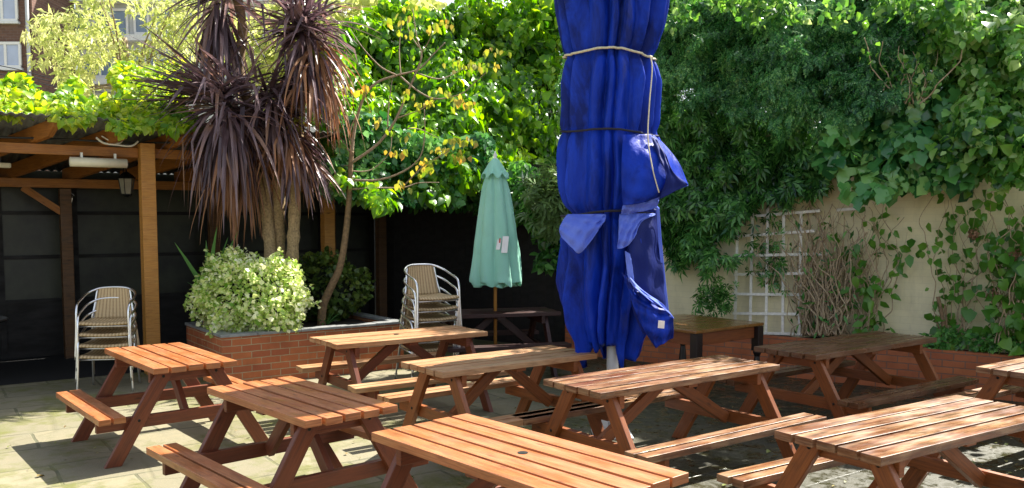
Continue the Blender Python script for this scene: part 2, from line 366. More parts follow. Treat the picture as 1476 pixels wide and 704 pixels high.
# ------------------------------------------------------------------ picnic tables
def picnic_table(x, y, deg, L, W, label, top, frame, bo=.73, hole=False, sag=0, H=.75, seat=None):
    root = empty('picnic_table', (x, y, 0), R(deg), label, 'picnic table', 'picnic tables in the beer garden')
    rnd = random.Random(int(x*1000))
    T = .046; gap = .021; pw = (W-4*gap)/5
    mb = MB()
    for i in range(5):
        y0 = -W/2+i*(pw+gap); e0 = rnd.uniform(-.008, .008); e1 = rnd.uniform(-.008, .008); dz = rnd.uniform(-.0025, .0025)
        mb.box(-L/2+e0, L/2+e1, y0, y0+pw, H-T+dz, H+dz)
    topo = mb.build('tabletop', M[top], root, bevel=.003)
    if hole:
        h = MB().lathe([(.026, 0), (.026, .0015)], 20, (hole, 0, H+.0015)); h.build('parasol_hole', M['black'], topo)
    sz = .41; so = bo
    for s in (-1, 1):
        mb = MB()
        for j in range(2):
            a = so-j*.107; e = rnd.uniform(-.01, .01)
            y0, y1 = sorted((s*a, s*(a-.087)))
            mb.box(-L/2+e, L/2+e, y0, y1, sz-T, sz)
        mb.build('seat', M[seat or top], root, bevel=.003)
    lx = L/2-.17
    for sx in (-1, 1):
        for s in (-1, 1):
            x0 = sx*lx; yt, yf = s*.185, s*.60; z1 = H-T-.002; hw = .062
            mb = MB(); th = .045
            pts = [(yf-hw, 0), (yf+hw, 0), (yt+hw, z1), (yt-hw, z1)]
            c = [Vector((x0-th/2, q[0], q[1])) for q in (pts[0], pts[1], pts[2], pts[3])]
            d = [v+Vector((th, 0, 0)) for v in c]
            mb.hexa([c[0], c[3], c[2], c[1], d[0], d[3], d[2], d[1]], .85, .1, th)
            lg = mb.build('leg', M[frame], root, bevel=.004)
            for zz, off in ((.66, 0), (.335, 0)):
                yy = yf+(yt-yf)*zz/z1
                bo_ = MB().lathe([(.011, 0), (.011, .004), (.006, .007)], 10)
                o = bo_.build('bolt', M['bolt'], lg); o.location = (x0+sx*th/2, yy, zz); o.rotation_euler = (0, sx*math.pi/2, 0)
        xb = sx*(lx-.047)
        mb = MB(); mb.box(xb-.0225, xb+.0225, -W/2+.03, W/2-.03, H-T-.096, H-T-.003); mb.build('top_bearer', M[frame], root, bevel=.004)
        mb = MB(); mb.box(xb-.0225, xb+.0225, -so+.03, so-.03, sz-T-.098, sz-T-.003); mb.build('seat_bearer', M[frame], root, bevel=.004)
        mb = MB(); mb.bar((sx*.05, 0, H-T-.03), (sx*(lx-.10), 0, sz-T-.06), .088, .044, (0, 0, 1)); mb.build('brace', M[frame], root, bevel=.004)
    mb = MB(); mb.box(-.048, .048, -W/2+.05, W/2-.05, H-T-.035, H-T-.003); mb.build('middle_batten', M[frame], root, bevel=.003)
    return root
picnic_table(-2.919, 7.296, -50.5, 1.362, .658, 'clean orange picnic table in front of the left stack of chairs', 'wood_new', 'frame_red')
picnic_table(-1.395, 5.562, -47.5, 1.347, .630, 'orange picnic table with a band of parasol shade across its top', 'wood_new', 'frame_red')
picnic_table(.02, 4.222, -48.4, 1.60, .669, 'nearest orange picnic table with a round hole in its top', 'wood_new', 'frame_red', hole=.05)
picnic_table(-1.108, 8.585, 34.6, 1.64, .655, 'pale picnic table between the brick planter and the taller stack of chairs', 'wood_mid', 'frame_red', hole=-.05)
picnic_table(-.081, 7.134, 36.7, 1.56, .625, 'pale orange picnic table whose far end is under the blue parasol', 'wood_mid', 'frame_orange')
picnic_table(1.17, 6.463, 36.2, 1.892, .62, 'weathered wet picnic table standing before the white parasol pole', 'wood_worn', 'frame_orange')
picnic_table(2.34, 4.851, 32.9, 1.76, .65, 'large weathered picnic table nearest the camera on the right', 'wood_worn', 'frame_orange')
picnic_table(3.142, 8.027, 35.3, 1.911, .64, 'dark shaded picnic table along the orange brick planter', 'wood_dark', 'frame_orange')
picnic_table(4.50, 6.93, 35, 1.75, .62, 'picnic table cut off by the right edge of the view', 'wood_worn', 'frame_orange')
GP = at(714, 452, 10.75)
picnic_table(GP.x, 10.75, 16, 1.5, .66, 'red picnic table under the green parasol, its wood darkened for deep shade', 'wood_shade', 'wood_shade')

# brown table with turned legs
bt_ = empty('wooden_table', (1.92, 9.33, 0), R(39), 'varnished brown table with black turned legs behind the blue parasol', 'table')
mb = MB(); mb.box(-.57, .57, -.55, .55, .752, .785); mb.build('tabletop', M['tabletop_brown'], bt_, bevel=.008)
for a in ((-.5, .5, -.50, -.475), (-.5, .5, .475, .5), (-.50, -.475, -.474, .474), (.475, .50, -.474, .474)):
    mb = MB(); mb.box(*a, .62, .75); mb.build('apron', M['apron_brown'], bt_, bevel=.003)
for sx in (-1, 1):
    for sy in (-1, 1):
        mb = MB(); prof = [(.03, 0), (.042, .03), (.045, .06), (.028, .10), (.040, .15), (.048, .24), (.036, .36), (.028, .42), (.044, .46), (.044, .48)]
        mb.lathe(prof, 16, (sx*.51, sy*.51, 0)); mb.box(sx*.51-.045, sx*.51+.045, sy*.51-.045, sy*.51+.045, .482, .75)
        mb.build('leg', M['leg_black'], bt_, bevel=.004)

# ------------------------------------------------------------------ stacking chairs
def smooth_path(pts, n=6):
    pts = [Vector(p) for p in pts]; out = []
    for i in range(len(pts)-1):
        p0 = pts[max(i-1, 0)]; p1 = pts[i]; p2 = pts[i+1]; p3 = pts[min(i+2, len(pts)-1)]
        for k in range(n):
            t = k/n
            out.append(.5*((2*p1)+(-p0+p2)*t+(2*p0-5*p1+4*p2-p3)*t*t+(-p0+3*p1-3*p2+p3)*t**3))
    out.append(pts[-1]); return out
def make_chair(label, group):
    r = empty('stacking_chair', (0, 0, 0), 0, label, 'chair', group)     # faces -y
    half = [(-.285, -.25, 0), (-.272, -.235, .3), (-.268, -.222, .52), (-.272, -.17, .60), (-.275, -.02, .645), (-.25, .13, .70), (-.15, .215, .745)]
    path = half+[(0, .235, .755)]+[(-p[0], p[1], p[2]) for p in reversed(half)]
    MB().tube(smooth_path(path, 5), .0125, 8).build('arm_frame', M['alu'], r, True)
    for s in (-1, 1):
        MB().tube(smooth_path([(s*.25, .26, 0), (s*.235, .20, .3), (s*.225, .165, .42), (s*.20, .19, .56), (s*.175, .215, .735)], 5), .0115, 8).build('leg', M['alu'], r, True)
    sf = [(-.262, -.215, .36), (.262, -.215, .36)]
    MB().tube(sf, .010, 8).build('stretcher', M['alu'], r, True)
    MB().tube([(-.228, .16, .385), (.228, .16, .385)], .010, 8).build('stretcher', M['alu'], r, True)
    for s in (-1, 1):
        MB().tube([(s*.262, -.215, .365), (s*.228, .16, .385)], .010, 8).build('side_rail', M['alu'], r, True)
    P = []
    for i in range(13):
        t = i/12; row = []
        for j in range(13):
            q = j/12*2-1; yy = -.245+t*.41; z = .398+.012*q*q-.022*math.sin(t*math.pi)*(1-q*q*.5)
            if i == 0: z -= .022
            row.append((q*(.255-.025*t), yy, z))
        P.append(row)
    MB().grid(P, uvs=(.52, .42)).build('seat', M['rattan'], r, True, solid=.016)
    P = []
    for i in range(13):
        t = i/12; row = []
        for j in range(11):
            q = j/10*2-1
            row.append((q*(.205-.045*t), .155+.06*t+.03*(1-q*q), .40+.35*t+.012*(1-q*q)*t))
        P.append(row)
    MB().grid(P, uvs=(.4, .35)).build('backrest', M['rattan'], r, True, solid=.014)
    return r
def stack(x, y, rz, n, dx, labels, group, proto=[None]):
    f = Vector((math.sin(rz), -math.cos(rz), 0))
    for i in range(n):
        if proto[0] is None: c = proto[0] = make_chair(labels[i], group)
        else: c = copy_tree(proto[0])
        c['label'] = labels[i]; c['group'] = group
        o = Vector((x, y, 0))+f*dx*i
        c.location = (o.x+random.uniform(-.006, .006), o.y, i*.121); c.rotation_euler = (0, 0, rz+random.uniform(-.025, .025))
names4 = ['bottom', 'second', 'third', 'topmost']
names6 = ['bottom', 'second', 'third', 'fourth', 'fifth', 'topmost']
stack(-4.50, 9.62, R(10), 4, -.008, ['%s chair of the low stack beside the yellow post' % n for n in names4], 'rattan chairs stacked beside the post')
stack(-1.03, 10.12, R(32), 6, .03, ['%s chair of the tall stack beside the brick planter' % n for n in names6], 'rattan chairs stacked beside the planter')

# ------------------------------------------------------------------ parasols
def sil(y):
    ys = [-260, -60, 0, 40, 85, 120, 190, 250, 310, 345, 380, 430, 470, 505]
    l = [800, 800, 805, 810, 817, 813, 814, 813, 818, 812, 815, 815, 820, 836]
    r = [962, 962, 957, 952, 938, 946, 942, 950, 938, 942, 942, 936, 930, 916]
    return np.interp(y, ys, l), np.interp(y, ys, r)
BY = 7.5
bc = at(882, 640, BY)
bu = empty('large_parasol', (bc.x, BY, 0), 0, 'tall closed blue parasol tied with ropes on a white pole', 'parasol')
def bl(px, py, dy=0): p = at(px, py, BY+dy); return Vector((p.x-bc.x, dy, p.z))
fr = random.Random(3); folds = []; a = 0
while a < 2*math.pi-.12:
    w = fr.uniform(.20, .52); folds.append((a, w, fr.uniform(.5, 1.3), fr.uniform(-.05, .05))); a += w
tot = a
folds = [(f[0]*2*math.pi/tot, f[1]*2*math.pi/tot, f[2], f[3]) for f in folds]
def fold(th, z):
    th = (th+.10*math.sin(z*1.3+.5)+.05*math.sin(z*3.1)) % (2*math.pi)
    for a0, w, amp, _ in folds:
        if a0 <= th < a0+w:
            t = ((th-a0)/w)**(1+.7*math.sin(a0*5)); return amp*(1.15-abs(2*t-1)**1.7*1.2-.62)*(1+.3*math.sin(z*1.9+a0*7))
    return 0
def canopy_rows(y0, y1, n, seg=220, grow=0., fs=.23, hem=None):
    rows = []
    for i in range(n):
        py = y0+(y1-y0)*i/(n-1); l, r = sil(py); cxp = (l+r)/2
        c = bl(cxp, py); rad = (r-l)/2*BY/F+grow
        cinch = 1
        for ry, ca, cw in ((85, .06, 7), (193, .06, 7), (310, .17, 9), (272, -.07, 24), (225, -.03, 20)): cinch -= ca*math.exp(-((py-ry)/cw)**2)
        row = []
        for j in range(seg):
            th = 2*math.pi*j/seg; f = fold(th, c.z)
            rr = rad*cinch*(1+fs*(f-.33))+.008*math.sin(5*th+c.z*4)+.006*math.sin(11*th-c.z*9)
            low = max(0, min(1, (py-318)/60)); rr *= 1+low*.10*f
            rr += (.012+.034*low)*mnoise.noise(Vector((math.cos(th)*3.2, math.sin(th)*3.2, c.z*1.8)))+(.006+.012*low)*mnoise.noise(Vector((math.cos(th)*8, math.sin(th)*8, c.z*5)))
            z = c.z
            if hem and i == n-1: z += hem(th)
            if hem and i == n-2: z += hem(th)*.6
            row.append((c.x+rr*math.cos(th)*1.0, rr*.92*math.sin(th), z))
        rows.append(row)
    return rows
hem = lambda th: .11*math.sin(th*3+.8)+.06*math.sin(th*7)+.04*math.sin(th*13+1)
mb = MB(); rows = canopy_rows(-260, 503, 150, hem=hem)
top = Vector((0, 0, rows[0][0][2]+.25)); rows.insert(0, [(top.x+.04*math.cos(2*math.pi*j/220), .04*math.sin(2*math.pi*j/220), top.z) for j in range(220)])
can = mb.grid(rows, closed=True).build('canopy', M['umb_blue'], bu, True, solid=.004)
# loose skirt tier above the lowest rope
def sheet(pts_rows, name, mat, wob=.013, sub=12, parent=None):
    """a cloth panel lofted through rows of (px, py, dy) points"""
    ctrl = [[bl(*p) for p in row] for row in pts_rows]
    rows = [smooth_path(r_, sub) for r_ in ctrl]; n = len(rows[0]); cols = [smooth_path([r_[j] for r_ in rows], sub) for j in range(n)]
    P = [[cols[j][i]+Vector((0, wob*math.sin(j*.55+i*.21)+wob*.6*math.sin(j*.23-i*.6), 0)) for j in range(n)] for i in range(len(cols[0]))]
    return MB().grid(P).build(name, M[mat], parent or bu, True, solid=.004)
sheet([[(818, 309, -.26), (838, 309, -.36), (860, 309, -.38), (874, 309, -.37)], [(811, 319, -.32), (834, 321, -.42), (858, 319, -.44), (873, 313, -.41)],
       [(806, 331, -.36), (828, 339, -.48), (850, 334, -.49), (872, 318, -.44)], [(809, 342, -.38), (824, 357, -.50), (838, 364, -.50), (868, 324, -.46)]], 'canopy_flap', 'umb_blue_light')
sheet([[(893, 309, -.37), (908, 308, -.36), (928, 308, -.30), (942, 308, -.2)], [(892, 324, -.43), (906, 322, -.43), (922, 316, -.38), (944, 310, -.27)],
       [(891, 345, -.48), (902, 341, -.48), (914, 332, -.45), (926, 318, -.38)], [(890, 359, -.49), (900, 357, -.49), (911, 348, -.48), (919, 332, -.44)]], 'canopy_flap', 'umb_blue_light')
sheet([[(900, 292, -.47), (916, 288, -.46), (936, 284, -.38), (950, 280, -.26)], [(897, 300, -.45), (912, 298, -.44), (930, 294, -.37), (950, 288, -.26)], [(895, 309, -.40), (908, 308, -.39), (926, 305, -.33), (946, 300, -.24)]], 'canopy_flap', 'umb_blue_light')
# pouch on the right
sheet([[(898, 194, -.39), (918, 194, -.35), (936, 194, -.26), (946, 196, -.08)], [(896, 235, -.50), (922, 236, -.50), (950, 226, -.40), (974, 228, -.16)],
       [(896, 272, -.50), (925, 272, -.52), (958, 262, -.45), (990, 262, -.20)], [(898, 296, -.48), (920, 294, -.48), (945, 286, -.42), (992, 268, -.22)]], 'canopy_pouch', 'umb_blue', .006)
sheet([[(938, 196, -.36), (944, 200, -.34), (947, 202, -.30)], [(950, 228, -.44), (956, 226, -.42), (960, 224, -.40)], [(960, 255, -.50), (966, 250, -.48), (970, 248, -.46)], [(950, 288, -.46), (975, 275, -.42), (992, 266, -.36)]], 'canopy_flap', 'umb_navy', .008)
# navy side panel hanging on the right, and the loose corner with a white label
sheet([[(908, 300, -.31), (930, 300, -.27), (949, 302, -.15)], [(906, 350, -.37), (932, 350, -.33), (952, 350, -.2)], [(906, 400, -.42), (935, 402, -.37), (957, 402, -.22)], [(912, 446, -.42), (938, 452, -.37), (962, 450, -.22)], [(926, 480, -.40), (945, 486, -.36), (962, 476, -.24)]], 'canopy_panel', 'umb_navy', .012)
sheet([[(946, 296, -.235), (950, 300, -.215)], [(949, 350, -.235), (954, 350, -.215)], [(955, 402, -.235), (959, 402, -.215)], [(960, 448, -.235), (964, 448, -.215)]], 'canopy_edge', 'umb_blue_light', .0)
sheet([[(896, 392, -.46), (910, 408, -.46), (920, 424, -.44)], [(906, 418, -.50), (926, 432, -.50), (950, 440, -.44)], [(914, 446, -.52), (938, 450, -.52), (966, 452, -.46)], [(930, 478, -.50), (948, 474, -.52), (971, 462, -.46)], [(945, 502, -.46), (955, 496, -.47), (970, 488, -.44)]], 'canopy_flap', 'umb_blue', .014)
sheet([[(904, 395, -.49), (912, 404, -.48), (922, 420, -.46)], [(914, 414, -.53), (930, 424, -.52), (952, 436, -.47)], [(940, 436, -.54), (956, 444, -.52), (972, 460, -.47)]], 'canopy_flap', 'umb_blue_light', .008)
sheet([[(901, 362, -.46), (908, 366, -.46)], [(903, 385, -.48), (912, 388, -.47)], [(906, 405, -.49), (914, 416, -.49)], [(908, 425, -.49), (911, 432, -.49)]], 'canopy_flap', 'umb_blue_light', .005)
lb = MB(); p0 = bl(949, 462, -.55); lb.obox(p0, (.052, .0, -.005), (0, .002, 0), (-.004, 0, -.062)); lb.build('care_label', M['white'], bu)
for ry, mat, r_ in ((85, 'rope_pale', .010), (193, 'rope_dark', .009), (310, 'rope_dark', .010)):
    l, r = sil(ry); c = bl((l+r)/2, ry); rad = (r-l)/2*BY/F
    pts = []
    for j in range(73):
        th = 2*math.pi*j/72; f = fold(th, c.z); rr = rad*((.84 if ry == 310 else .97)+.12*max(f, -.1))+.012+(.05 if ry == 310 else 0)
        if ry == 310 and math.sin(th) < -.1: rr += .03
        pts.append((c.x+rr*math.cos(th), rr*.93*math.sin(th), c.z+.022*math.sin(th*1+.6+ry)+.012*math.sin(3*th)))
    MB().tube(pts, r_, 8, False).build('rope', M[mat], bu, True)
    if ry == 85:
        MB().tube(smooth_path([bl(937, 80, -.40), bl(940, 100, -.40), bl(936, 150, -.42), bl(934, 200, -.44), bl(941, 245, -.50), bl(950, 278, -.50)], 6), .005, 6).build('cord', M[mat], bu, True)
zt = bl(882, 470).z
MB().lathe([(.052, 0), (.052, 1.2)], 20).build('pole', M['steel'], bu, True)
for kx in range(4):
    a = R(38)+kx*math.pi/2; d = Vector((math.cos(a), math.sin(a), 0)); n = Vector((-d.y, d.x, 0))
    mb = MB(); mb.hexa([d*.052-n*.004, d*.16-n*.004, d*.16+n*.004, d*.052+n*.004, d*.052-n*.004+Vector((0, 0, .38)), d*.07-n*.004+Vector((0, 0, .38)), d*.07+n*.004+Vector((0, 0, .38)), d*.052+n*.004+Vector((0, 0, .38))], .2, .01, .38)
    mb.build('base_fin', M['steel'], bu)
mb = MB(); mb.box(-.17, .17, -.17, .17, .004, .02); mb.build('base_plate', M['steel'], bu, bevel=.004)

# small green parasol in the dark table
gu = empty('garden_parasol', (GP.x, 10.75, 0), 0, 'closed mint green parasol on a wooden pole in the dark shade', 'parasol')
def gz(py): return at(714, py, 10.75).z
rows = []
zs = [(238, .05), (252, .11), (275, .16), (310, .205), (350, .245), (385, .275), (404, .295), (409, .29)]
N = 112
for i in range(40):
    t = i/39*(len(zs)-1); a = int(min(t, len(zs)-2)); q = t-a
    py = zs[a][0]*(1-q)+zs[a+1][0]*q; r0 = zs[a][1]*(1-q)+zs[a+1][1]*q
    row = []
    for j in range(N):
        th = 2*math.pi*j/N; f = abs(math.sin(4*th+.3+.25*math.sin(2*th)))**.7-.55
        rr = r0*(1+.30*f*min(1, i/8))+.035*(i/39)*mnoise.noise(Vector((math.cos(th)*2.2, math.sin(th)*2.2, py*.03)))+.008*mnoise.noise(Vector((math.cos(th)*7, math.sin(th)*7, py*.06))); z = gz(py)
        if i > 36: z += .03*math.sin(8*th)
        row.append((rr*math.cos(th)+.02*i/39, rr*.85*math.sin(th), z))
    rows.append(row)
MB().grid(rows, closed=True).build('canopy', M['umb_green'], gu, True, solid=.004)
rows = []
for i in range(10):
    t = i/9; py = 229+t*26; row = []
    for j in range(N):
        th = 2*math.pi*j/N; f = abs(math.sin(4*th+.3))**.8-.5
        rr = (.03+.135*t**.8)*(1+.22*f*t); row.append((rr*math.cos(th), rr*math.sin(th), gz(py)-(.03*math.sin(8*th) if i > 7 else 0)))
    rows.append(row)
MB().grid(rows, closed=True).build('canopy_cap', M['umb_green'], gu, True, solid=.004)
rows = []
for i in range(6):
    t = i/5; row = []
    for j in range(N):
        th = 2*math.pi*j/N; f = math.sin(8*th)
        row.append(((.22+.02*t)*(1+.16*f)*math.cos(th), (.20)*(1+.16*f)*math.sin(th), gz(402)-.085*t-.02*math.sin(4*th)))
    rows.append(row)
MB().grid(rows, closed=True).build('valance', M['umb_green'], gu, True, solid=.004)
MB().lathe([(.021, 0), (.021, gz(232))], 14).build('pole', M['pine'], gu, True)
MB().lathe([(.035, 0), (.03, .02), (.015, .035), (.028, .06), (.012, .085), (.006, .11)], 14, (0, 0, gz(231))).build('finial', M['white'], gu, True)
for (px, py, w, h, mat) in ((727, 352, .075, .20, 'white'), (718, 352, .05, .12, 'white')):
    p = at(px, py, 10.75); mb = MB(); mb.obox((p.x-GP.x-w/2, -.262, p.z-h/2), (w, 0, 0), (0, .003, 0), (.02, .04, h)); mb.build('patch', M['white'], gu)
M['red'] = plain('red print', (.5, .06, .03), .6)
p = at(721, 346, 10.75); MB().obox((p.x-GP.x-.012, -.275, p.z-.03), (.018, 0, 0), (0, .003, 0), (.004, .02, .055)).build('red_mark', M['red'], gu)

# ------------------------------------------------------------------ planter, walls
def planter_wall(mb, p, d, L, th, z0, z1):
    n = Vector((-d.y, d.x, 0)); mb.obox(p+Vector((0, 0, z0)), d*L, n*th, (0, 0, z1-z0))
C0 = Vector((-3.245, 9.636, 0)); PLN, PW = 2.29, 1.45; PZ = .60
pl = empty('brick_planter', C0, UA, 'raised red brick planter with grey stone coping holding the spiky tree', 'planter')
mb = MB(); mb.box(0, PLN, 0, .11, 0, PZ-.035); mb.box(0, .11, .111, PW, 0, PZ-.035); mb.box(PLN-.11, PLN, .111, PW, 0, PZ-.035); mb.box(.111, PLN-.111, PW-.11, PW-.001, 0, PZ-.035)
def box_uv_vertical(o):      # bricks run level on every upright face
    me = o.data; uv = me.uv_layers[0].data
    for p in me.polygons:
        n = p.normal
        for li in p.loop_indices:
            c = me.vertices[me.loops[li].vertex_index].co
            uv[li].uv = (c.x, c.z) if abs(n.y) > .5 else (c.y+.11, c.z) if abs(n.x) > .5 else (c.x, c.y)
    return o
box_uv_vertical(mb.build('wall', M['brick_red'], pl))
for a in ((-.02, PLN+.02, -.02, .13), (-.02, .13, .132, PW), (PLN-.13, PLN+.02, .132, PW), (.132, PLN-.132, PW-.13, PW)):
    mb = MB()
    if a[1]-a[0] > 1:
        x = a[0]
        while x < a[1]-.05:
            x2 = min(x+random.uniform(.4, .6), a[1]); mb.box(x, x2-.006, a[2], a[3]+random.uniform(-.008, .004), PZ-.034, PZ+random.uniform(-.003, .003)); x = x2
    else: mb.box(*a, PZ-.034, PZ)
    mb.build('coping', M['slate'], pl, bevel=.006)
def soil_sheet(name, parent, x0, x1, y0, y1, z, nx=30, ny=14, amp=.025):
    P = [[(x0+(x1-x0)*i/nx, y0+(y1-y0)*j/ny, z+amp*mnoise.noise(Vector((i*.5, j*.5, 3)))) for i in range(nx+1)] for j in range(ny+1)]
    return MB().grid(P).build(name, M['soil'], parent, True)
soil_sheet('soil', pl, .112, PLN-.112, .112, PW-.112, PZ-.08)

# planter along the right-hand wall
RP = W0+WN*.36-WD*4.0
rp = empty('brick_planter', RP, WA, 'low orange brick planter running along the cream wall', 'planter')
mb = MB(); mb.box(0, 7.5, 0, .11, 0, .475); mb.box(0, .11, .111, .34, 0, .475)
box_uv_vertical(mb.build('wall', M['brick_orange'], rp))
soil_sheet('soil', rp, .112, 7.45, .111, .352, .455, 60, 6, .03)

gw = W0-WD*3.5
wl = empty('garden_wall', gw, WA, 'cream painted brick wall half covered by climbing plants', 'wall')
mb = MB(); mb.box(0, 7.5, 0, .22, 0, 2.75); box_uv_vertical(mb.build('wall', M['wall_cream'], wl))
mb = MB(); mb.box(-.02, 7.52, -.03, .25, 2.752, 2.82); mb.build('coping', M['slate'], wl, bevel=.01)
# timber fence added behind the parasols to the corner, black to stand for shade
fn = empty('shade_fence', W0-WD*8.25, WA, 'timber fence added behind the green parasol, coloured black to stand for shade', 'fence')
for i in range(31):
    mb = MB(); mb.box(i*.153, i*.153+.15, .02, .042, 0, 2.7); mb.build('board', M['shade_wood'], fn)
for z in (.4, 1.4, 2.4):
    mb = MB(); mb.box(0, 4.73, .045, .09, z, z+.08); mb.build('rail', M['shade_wood'], fn)

# ------------------------------------------------------------------ pergola
pg = empty('pergola', P0, UA, 'timber pergola with orange beams and a dark sheltered interior', 'pergola')
ZB = 2.63; TL, TR, BK = -3.2, 4.75, 2.1
def post(x, y, z1, mat, w=.145): mb = MB(); mb.box(x-w/2, x+w/2, y-w/2, y+w/2, 0, z1); return mb.build('post', M[mat], pg, bevel=.006)
post(0, -.06, 2.80, 'pine', .165)
post(2.34, -.02, 2.66, 'pine', .15)
for x in (-2.9, ): post(x, 0, 2.66, 'pine', .15)
for x in (-2.6, -.62, 1.35, 3.2, 4.1): post(x, BK-.25, 2.3, 'oldpost', .14)
for (x0, x1) in ((TL, -.085), (.085, TR)):
    mb = MB(); mb.box(x0, x1, -.03, .03, ZB, ZB+.115); mb.build('beam', M['beam'], pg, bevel=.004)
mb = MB(); mb.box(TL, TR, BK-.30, BK-.22, 2.31, 2.43); mb.build('beam', M['beam'], pg, bevel=.004)
# rafters fall from the front beam to the back one
def zr(y): return 2.752+(2.43-2.752)*(y/(BK-.26))
for i, x in enumerate(np.arange(-1.75, 4.7, .735)):
    y0, y1 = -.42, BK-.05; a, h = .034, .175
    c = [(x-a, y0+.10, zr(y0)), (x+a, y0+.10, zr(y0)), (x+a, y1, zr(y1)), (x-a, y1, zr(y1))]
    d = [(x-a, y0, zr(y0)+h*.45), (x+a, y0, zr(y0)+h*.45), (x+a, y0, zr(y0)+h), (x-a, y0, zr(y0)+h)]
    mb = MB()
    side = [(y0+.12, zr(y0+.12)), (y1, zr(y1)), (y1, zr(y1)+h), (y0, zr(y0)+h), (y0, zr(y0)+h*.5)]
    L_ = [(x-a-.42*(q[0]-y0), *q) for q in side]; R_ = [(x+a-.42*(q[0]-y0), *q) for q in side]
    b0 = len(mb.v); mb.v += L_+R_; n = 5
    mb.f.append(tuple(range(b0+n-1, b0-1, -1))); mb.uv += [(q[0], q[1]) for q in reversed(side)]
    mb.f.append(tuple(range(b0+n, b0+2*n))); mb.uv += [(q[0], q[1]) for q in side]
    for j in range(n):
        j2 = (j+1) % n; mb.f.append((b0+j, b0+j2, b0+n+j2, b0+n+j)); mb.uv += [(side[j][0], 0), (side[j2][0], 0), (side[j2][0], .05), (side[j][0], .05)]
    mb.build('rafter', M['beam'], pg, bevel=.003)
mb = MB(); P = []
for yy in (-.47, BK+.1):
    P.append([(TL+(TR-TL)*i/400, yy, zr(yy)+.19+.012*math.sin(i*1.3)) for i in range(401)])
mb.grid(P).build('roof', M['roofing'], pg, True, solid=.008)
M['floor_shade'] = plain('floor blackened for shade', (.010, .010, .009), .8)
fl_ = MB(); fl_.box(TL, TR, .12, BK+.1, .001, .006)  # dark sheet added where the floor lies in shade
tag(fl_.build('floor', M['floor_shade'], None, loc=P0, rz=UA), 'sheet on the pergola floor, coloured black to stand for shade', None, None, 'structure')
# struts
for (x, s) in ((-.62, -1), (1.35, 1)):
    mb = MB(); mb.bar((x, BK-.26, 1.95), (x+s*.5, BK-.26, 2.31), .09, .045); mb.build('strut', M['beam'], pg)
# back wall of the shelter : glazed panels and frame darkened to stand for shade
bw = empty('glazed_partition', P0+V*(BK+.12), UA, 'window panels closing the back of the pergola, darkened to stand for shade', 'partition')
xs = list(np.linspace(-3.2, 4.1, 9))
for i in range(len(xs)-1):
    for z0, z1, mt in ((.0, .75, 'shade_wood'), (.8, 1.35, 'shade_pane'), (1.4, 1.95, 'shade_pane'), (2.0, 2.55, 'shade_pane')):
        mb = MB(); mb.box(xs[i]+.04, xs[i+1]-.04, .0, .02, z0, z1); mb.build('pane' if z0 > .5 else 'panel', M[mt], bw)
for x in xs:
    mb = MB(); mb.box(x-.04, x+.04, -.04, .04, 0, 2.6); mb.build('mullion', M['shade_wood'], bw)
for z in (.75, 1.35, 1.95):
    for i in range(len(xs)-1):
        mb = MB(); mb.box(xs[i]+.041, xs[i+1]-.041, -.03, .03, z, z+.05); mb.build('transom', M['shade_wood'], bw)
# left end of the shelter closed by boards, black to stand for shade
le = empty('boarded_wall', P0+U*TL, UA+math.pi/2, 'boarded end wall of the pergola, coloured black to stand for shade', 'wall')
for i in range(14):
    mb = MB(); mb.box(i*.152, i*.152+.15, 0, .03, 0, 2.6); mb.build('board', M['shade_wood'], le)

def pgp(x, y, z): return P0+U*x+V*y+Vector((0, 0, z))
# heater and lamps
ht = empty('patio_heater', pgp(-.42, -.05, 0), UA, 'long white tube heater hanging under the pergola beam', 'heater')
mb = MB(); mb.lathe([(.02, -.31), (.055, -.305), (.055, .305), (.02, .31)], 16)
o = mb.build('casing', M['cream'], ht, True); o.rotation_euler = (0, math.pi/2, 0); o.location = (-.12, -.06, 2.55)
for x in (-.3, .06):
    mb = MB(); mb.box(x-.012, x+.012, -.07, -.032, 2.60, 2.66); mb.build('bracket', M['white'], ht)
st = empty('strip_light', pgp(-1.75, .75, 0), UA, 'pale strip light under the pergola roof at the left edge', 'lamp')
mb = MB(); mb.box(-.4, .4, -.05, .05, 2.50, 2.56); mb.build('casing', M['cream'], st, bevel=.012)
mb = MB(); mb.box(-.3, -.28, -.01, .01, 2.561, 2.66); mb.box(.28, .3, -.01, .01, 2.561, 2.66); mb.build('bracket', M['black'], st)
M['lantern_glass'] = plain('lantern glass', (.32, .30, .24), .15)
def lantern(p, rz, label):
    r = empty('wall_lantern', p, rz, label, 'lantern', 'black lanterns under the pergola')
    MB().lathe([(.03, .30), (.075, .265), (.115, .225), (.118, .215)], 6).build('hood', M['black'], r)
    MB().lathe([(.068, .012), (.098, .21)], 6).build('glass', M['lantern_glass'], r)
    for q in range(6):
        a = 2*math.pi*q/6; MB().bar((.07*math.cos(a), .07*math.sin(a), .01), (.1*math.cos(a), .1*math.sin(a), .215), .009, .009, (0, 1, 0)).build('bar', M['black'], r)
    MB().lathe([(.02, -.03), (.05, -.01), (.07, .0), (.07, .01)], 6).build('base', M['black'], r)
    MB().tube(smooth_path([(0, 0, .30), (0, .02, .36), (0, .12, .38), (0, .2, .30)], 5), .009, 6).build('bracket', M['black'], r, True)
    return r
q = at(183, 281, 11.6); lantern(q, UA, 'black lantern hanging beside the yellow pergola post')
q = at(97, 305, 12.1); lantern(q, UA, 'black lantern on the old brown post further back')
cb = empty('white_cable', pgp(-.3, -.05, 0), UA, 'white cable looped over the pergola beam above the heater', 'cable')
MB().tube(smooth_path([(-.26, -.06, 2.84), (-.18, -.07, 2.78), (-.05, -.08, 2.765), (.12, -.07, 2.76), (.2, -.06, 2.82)], 6), .012, 6).build('lead', M['white'], cb, True)
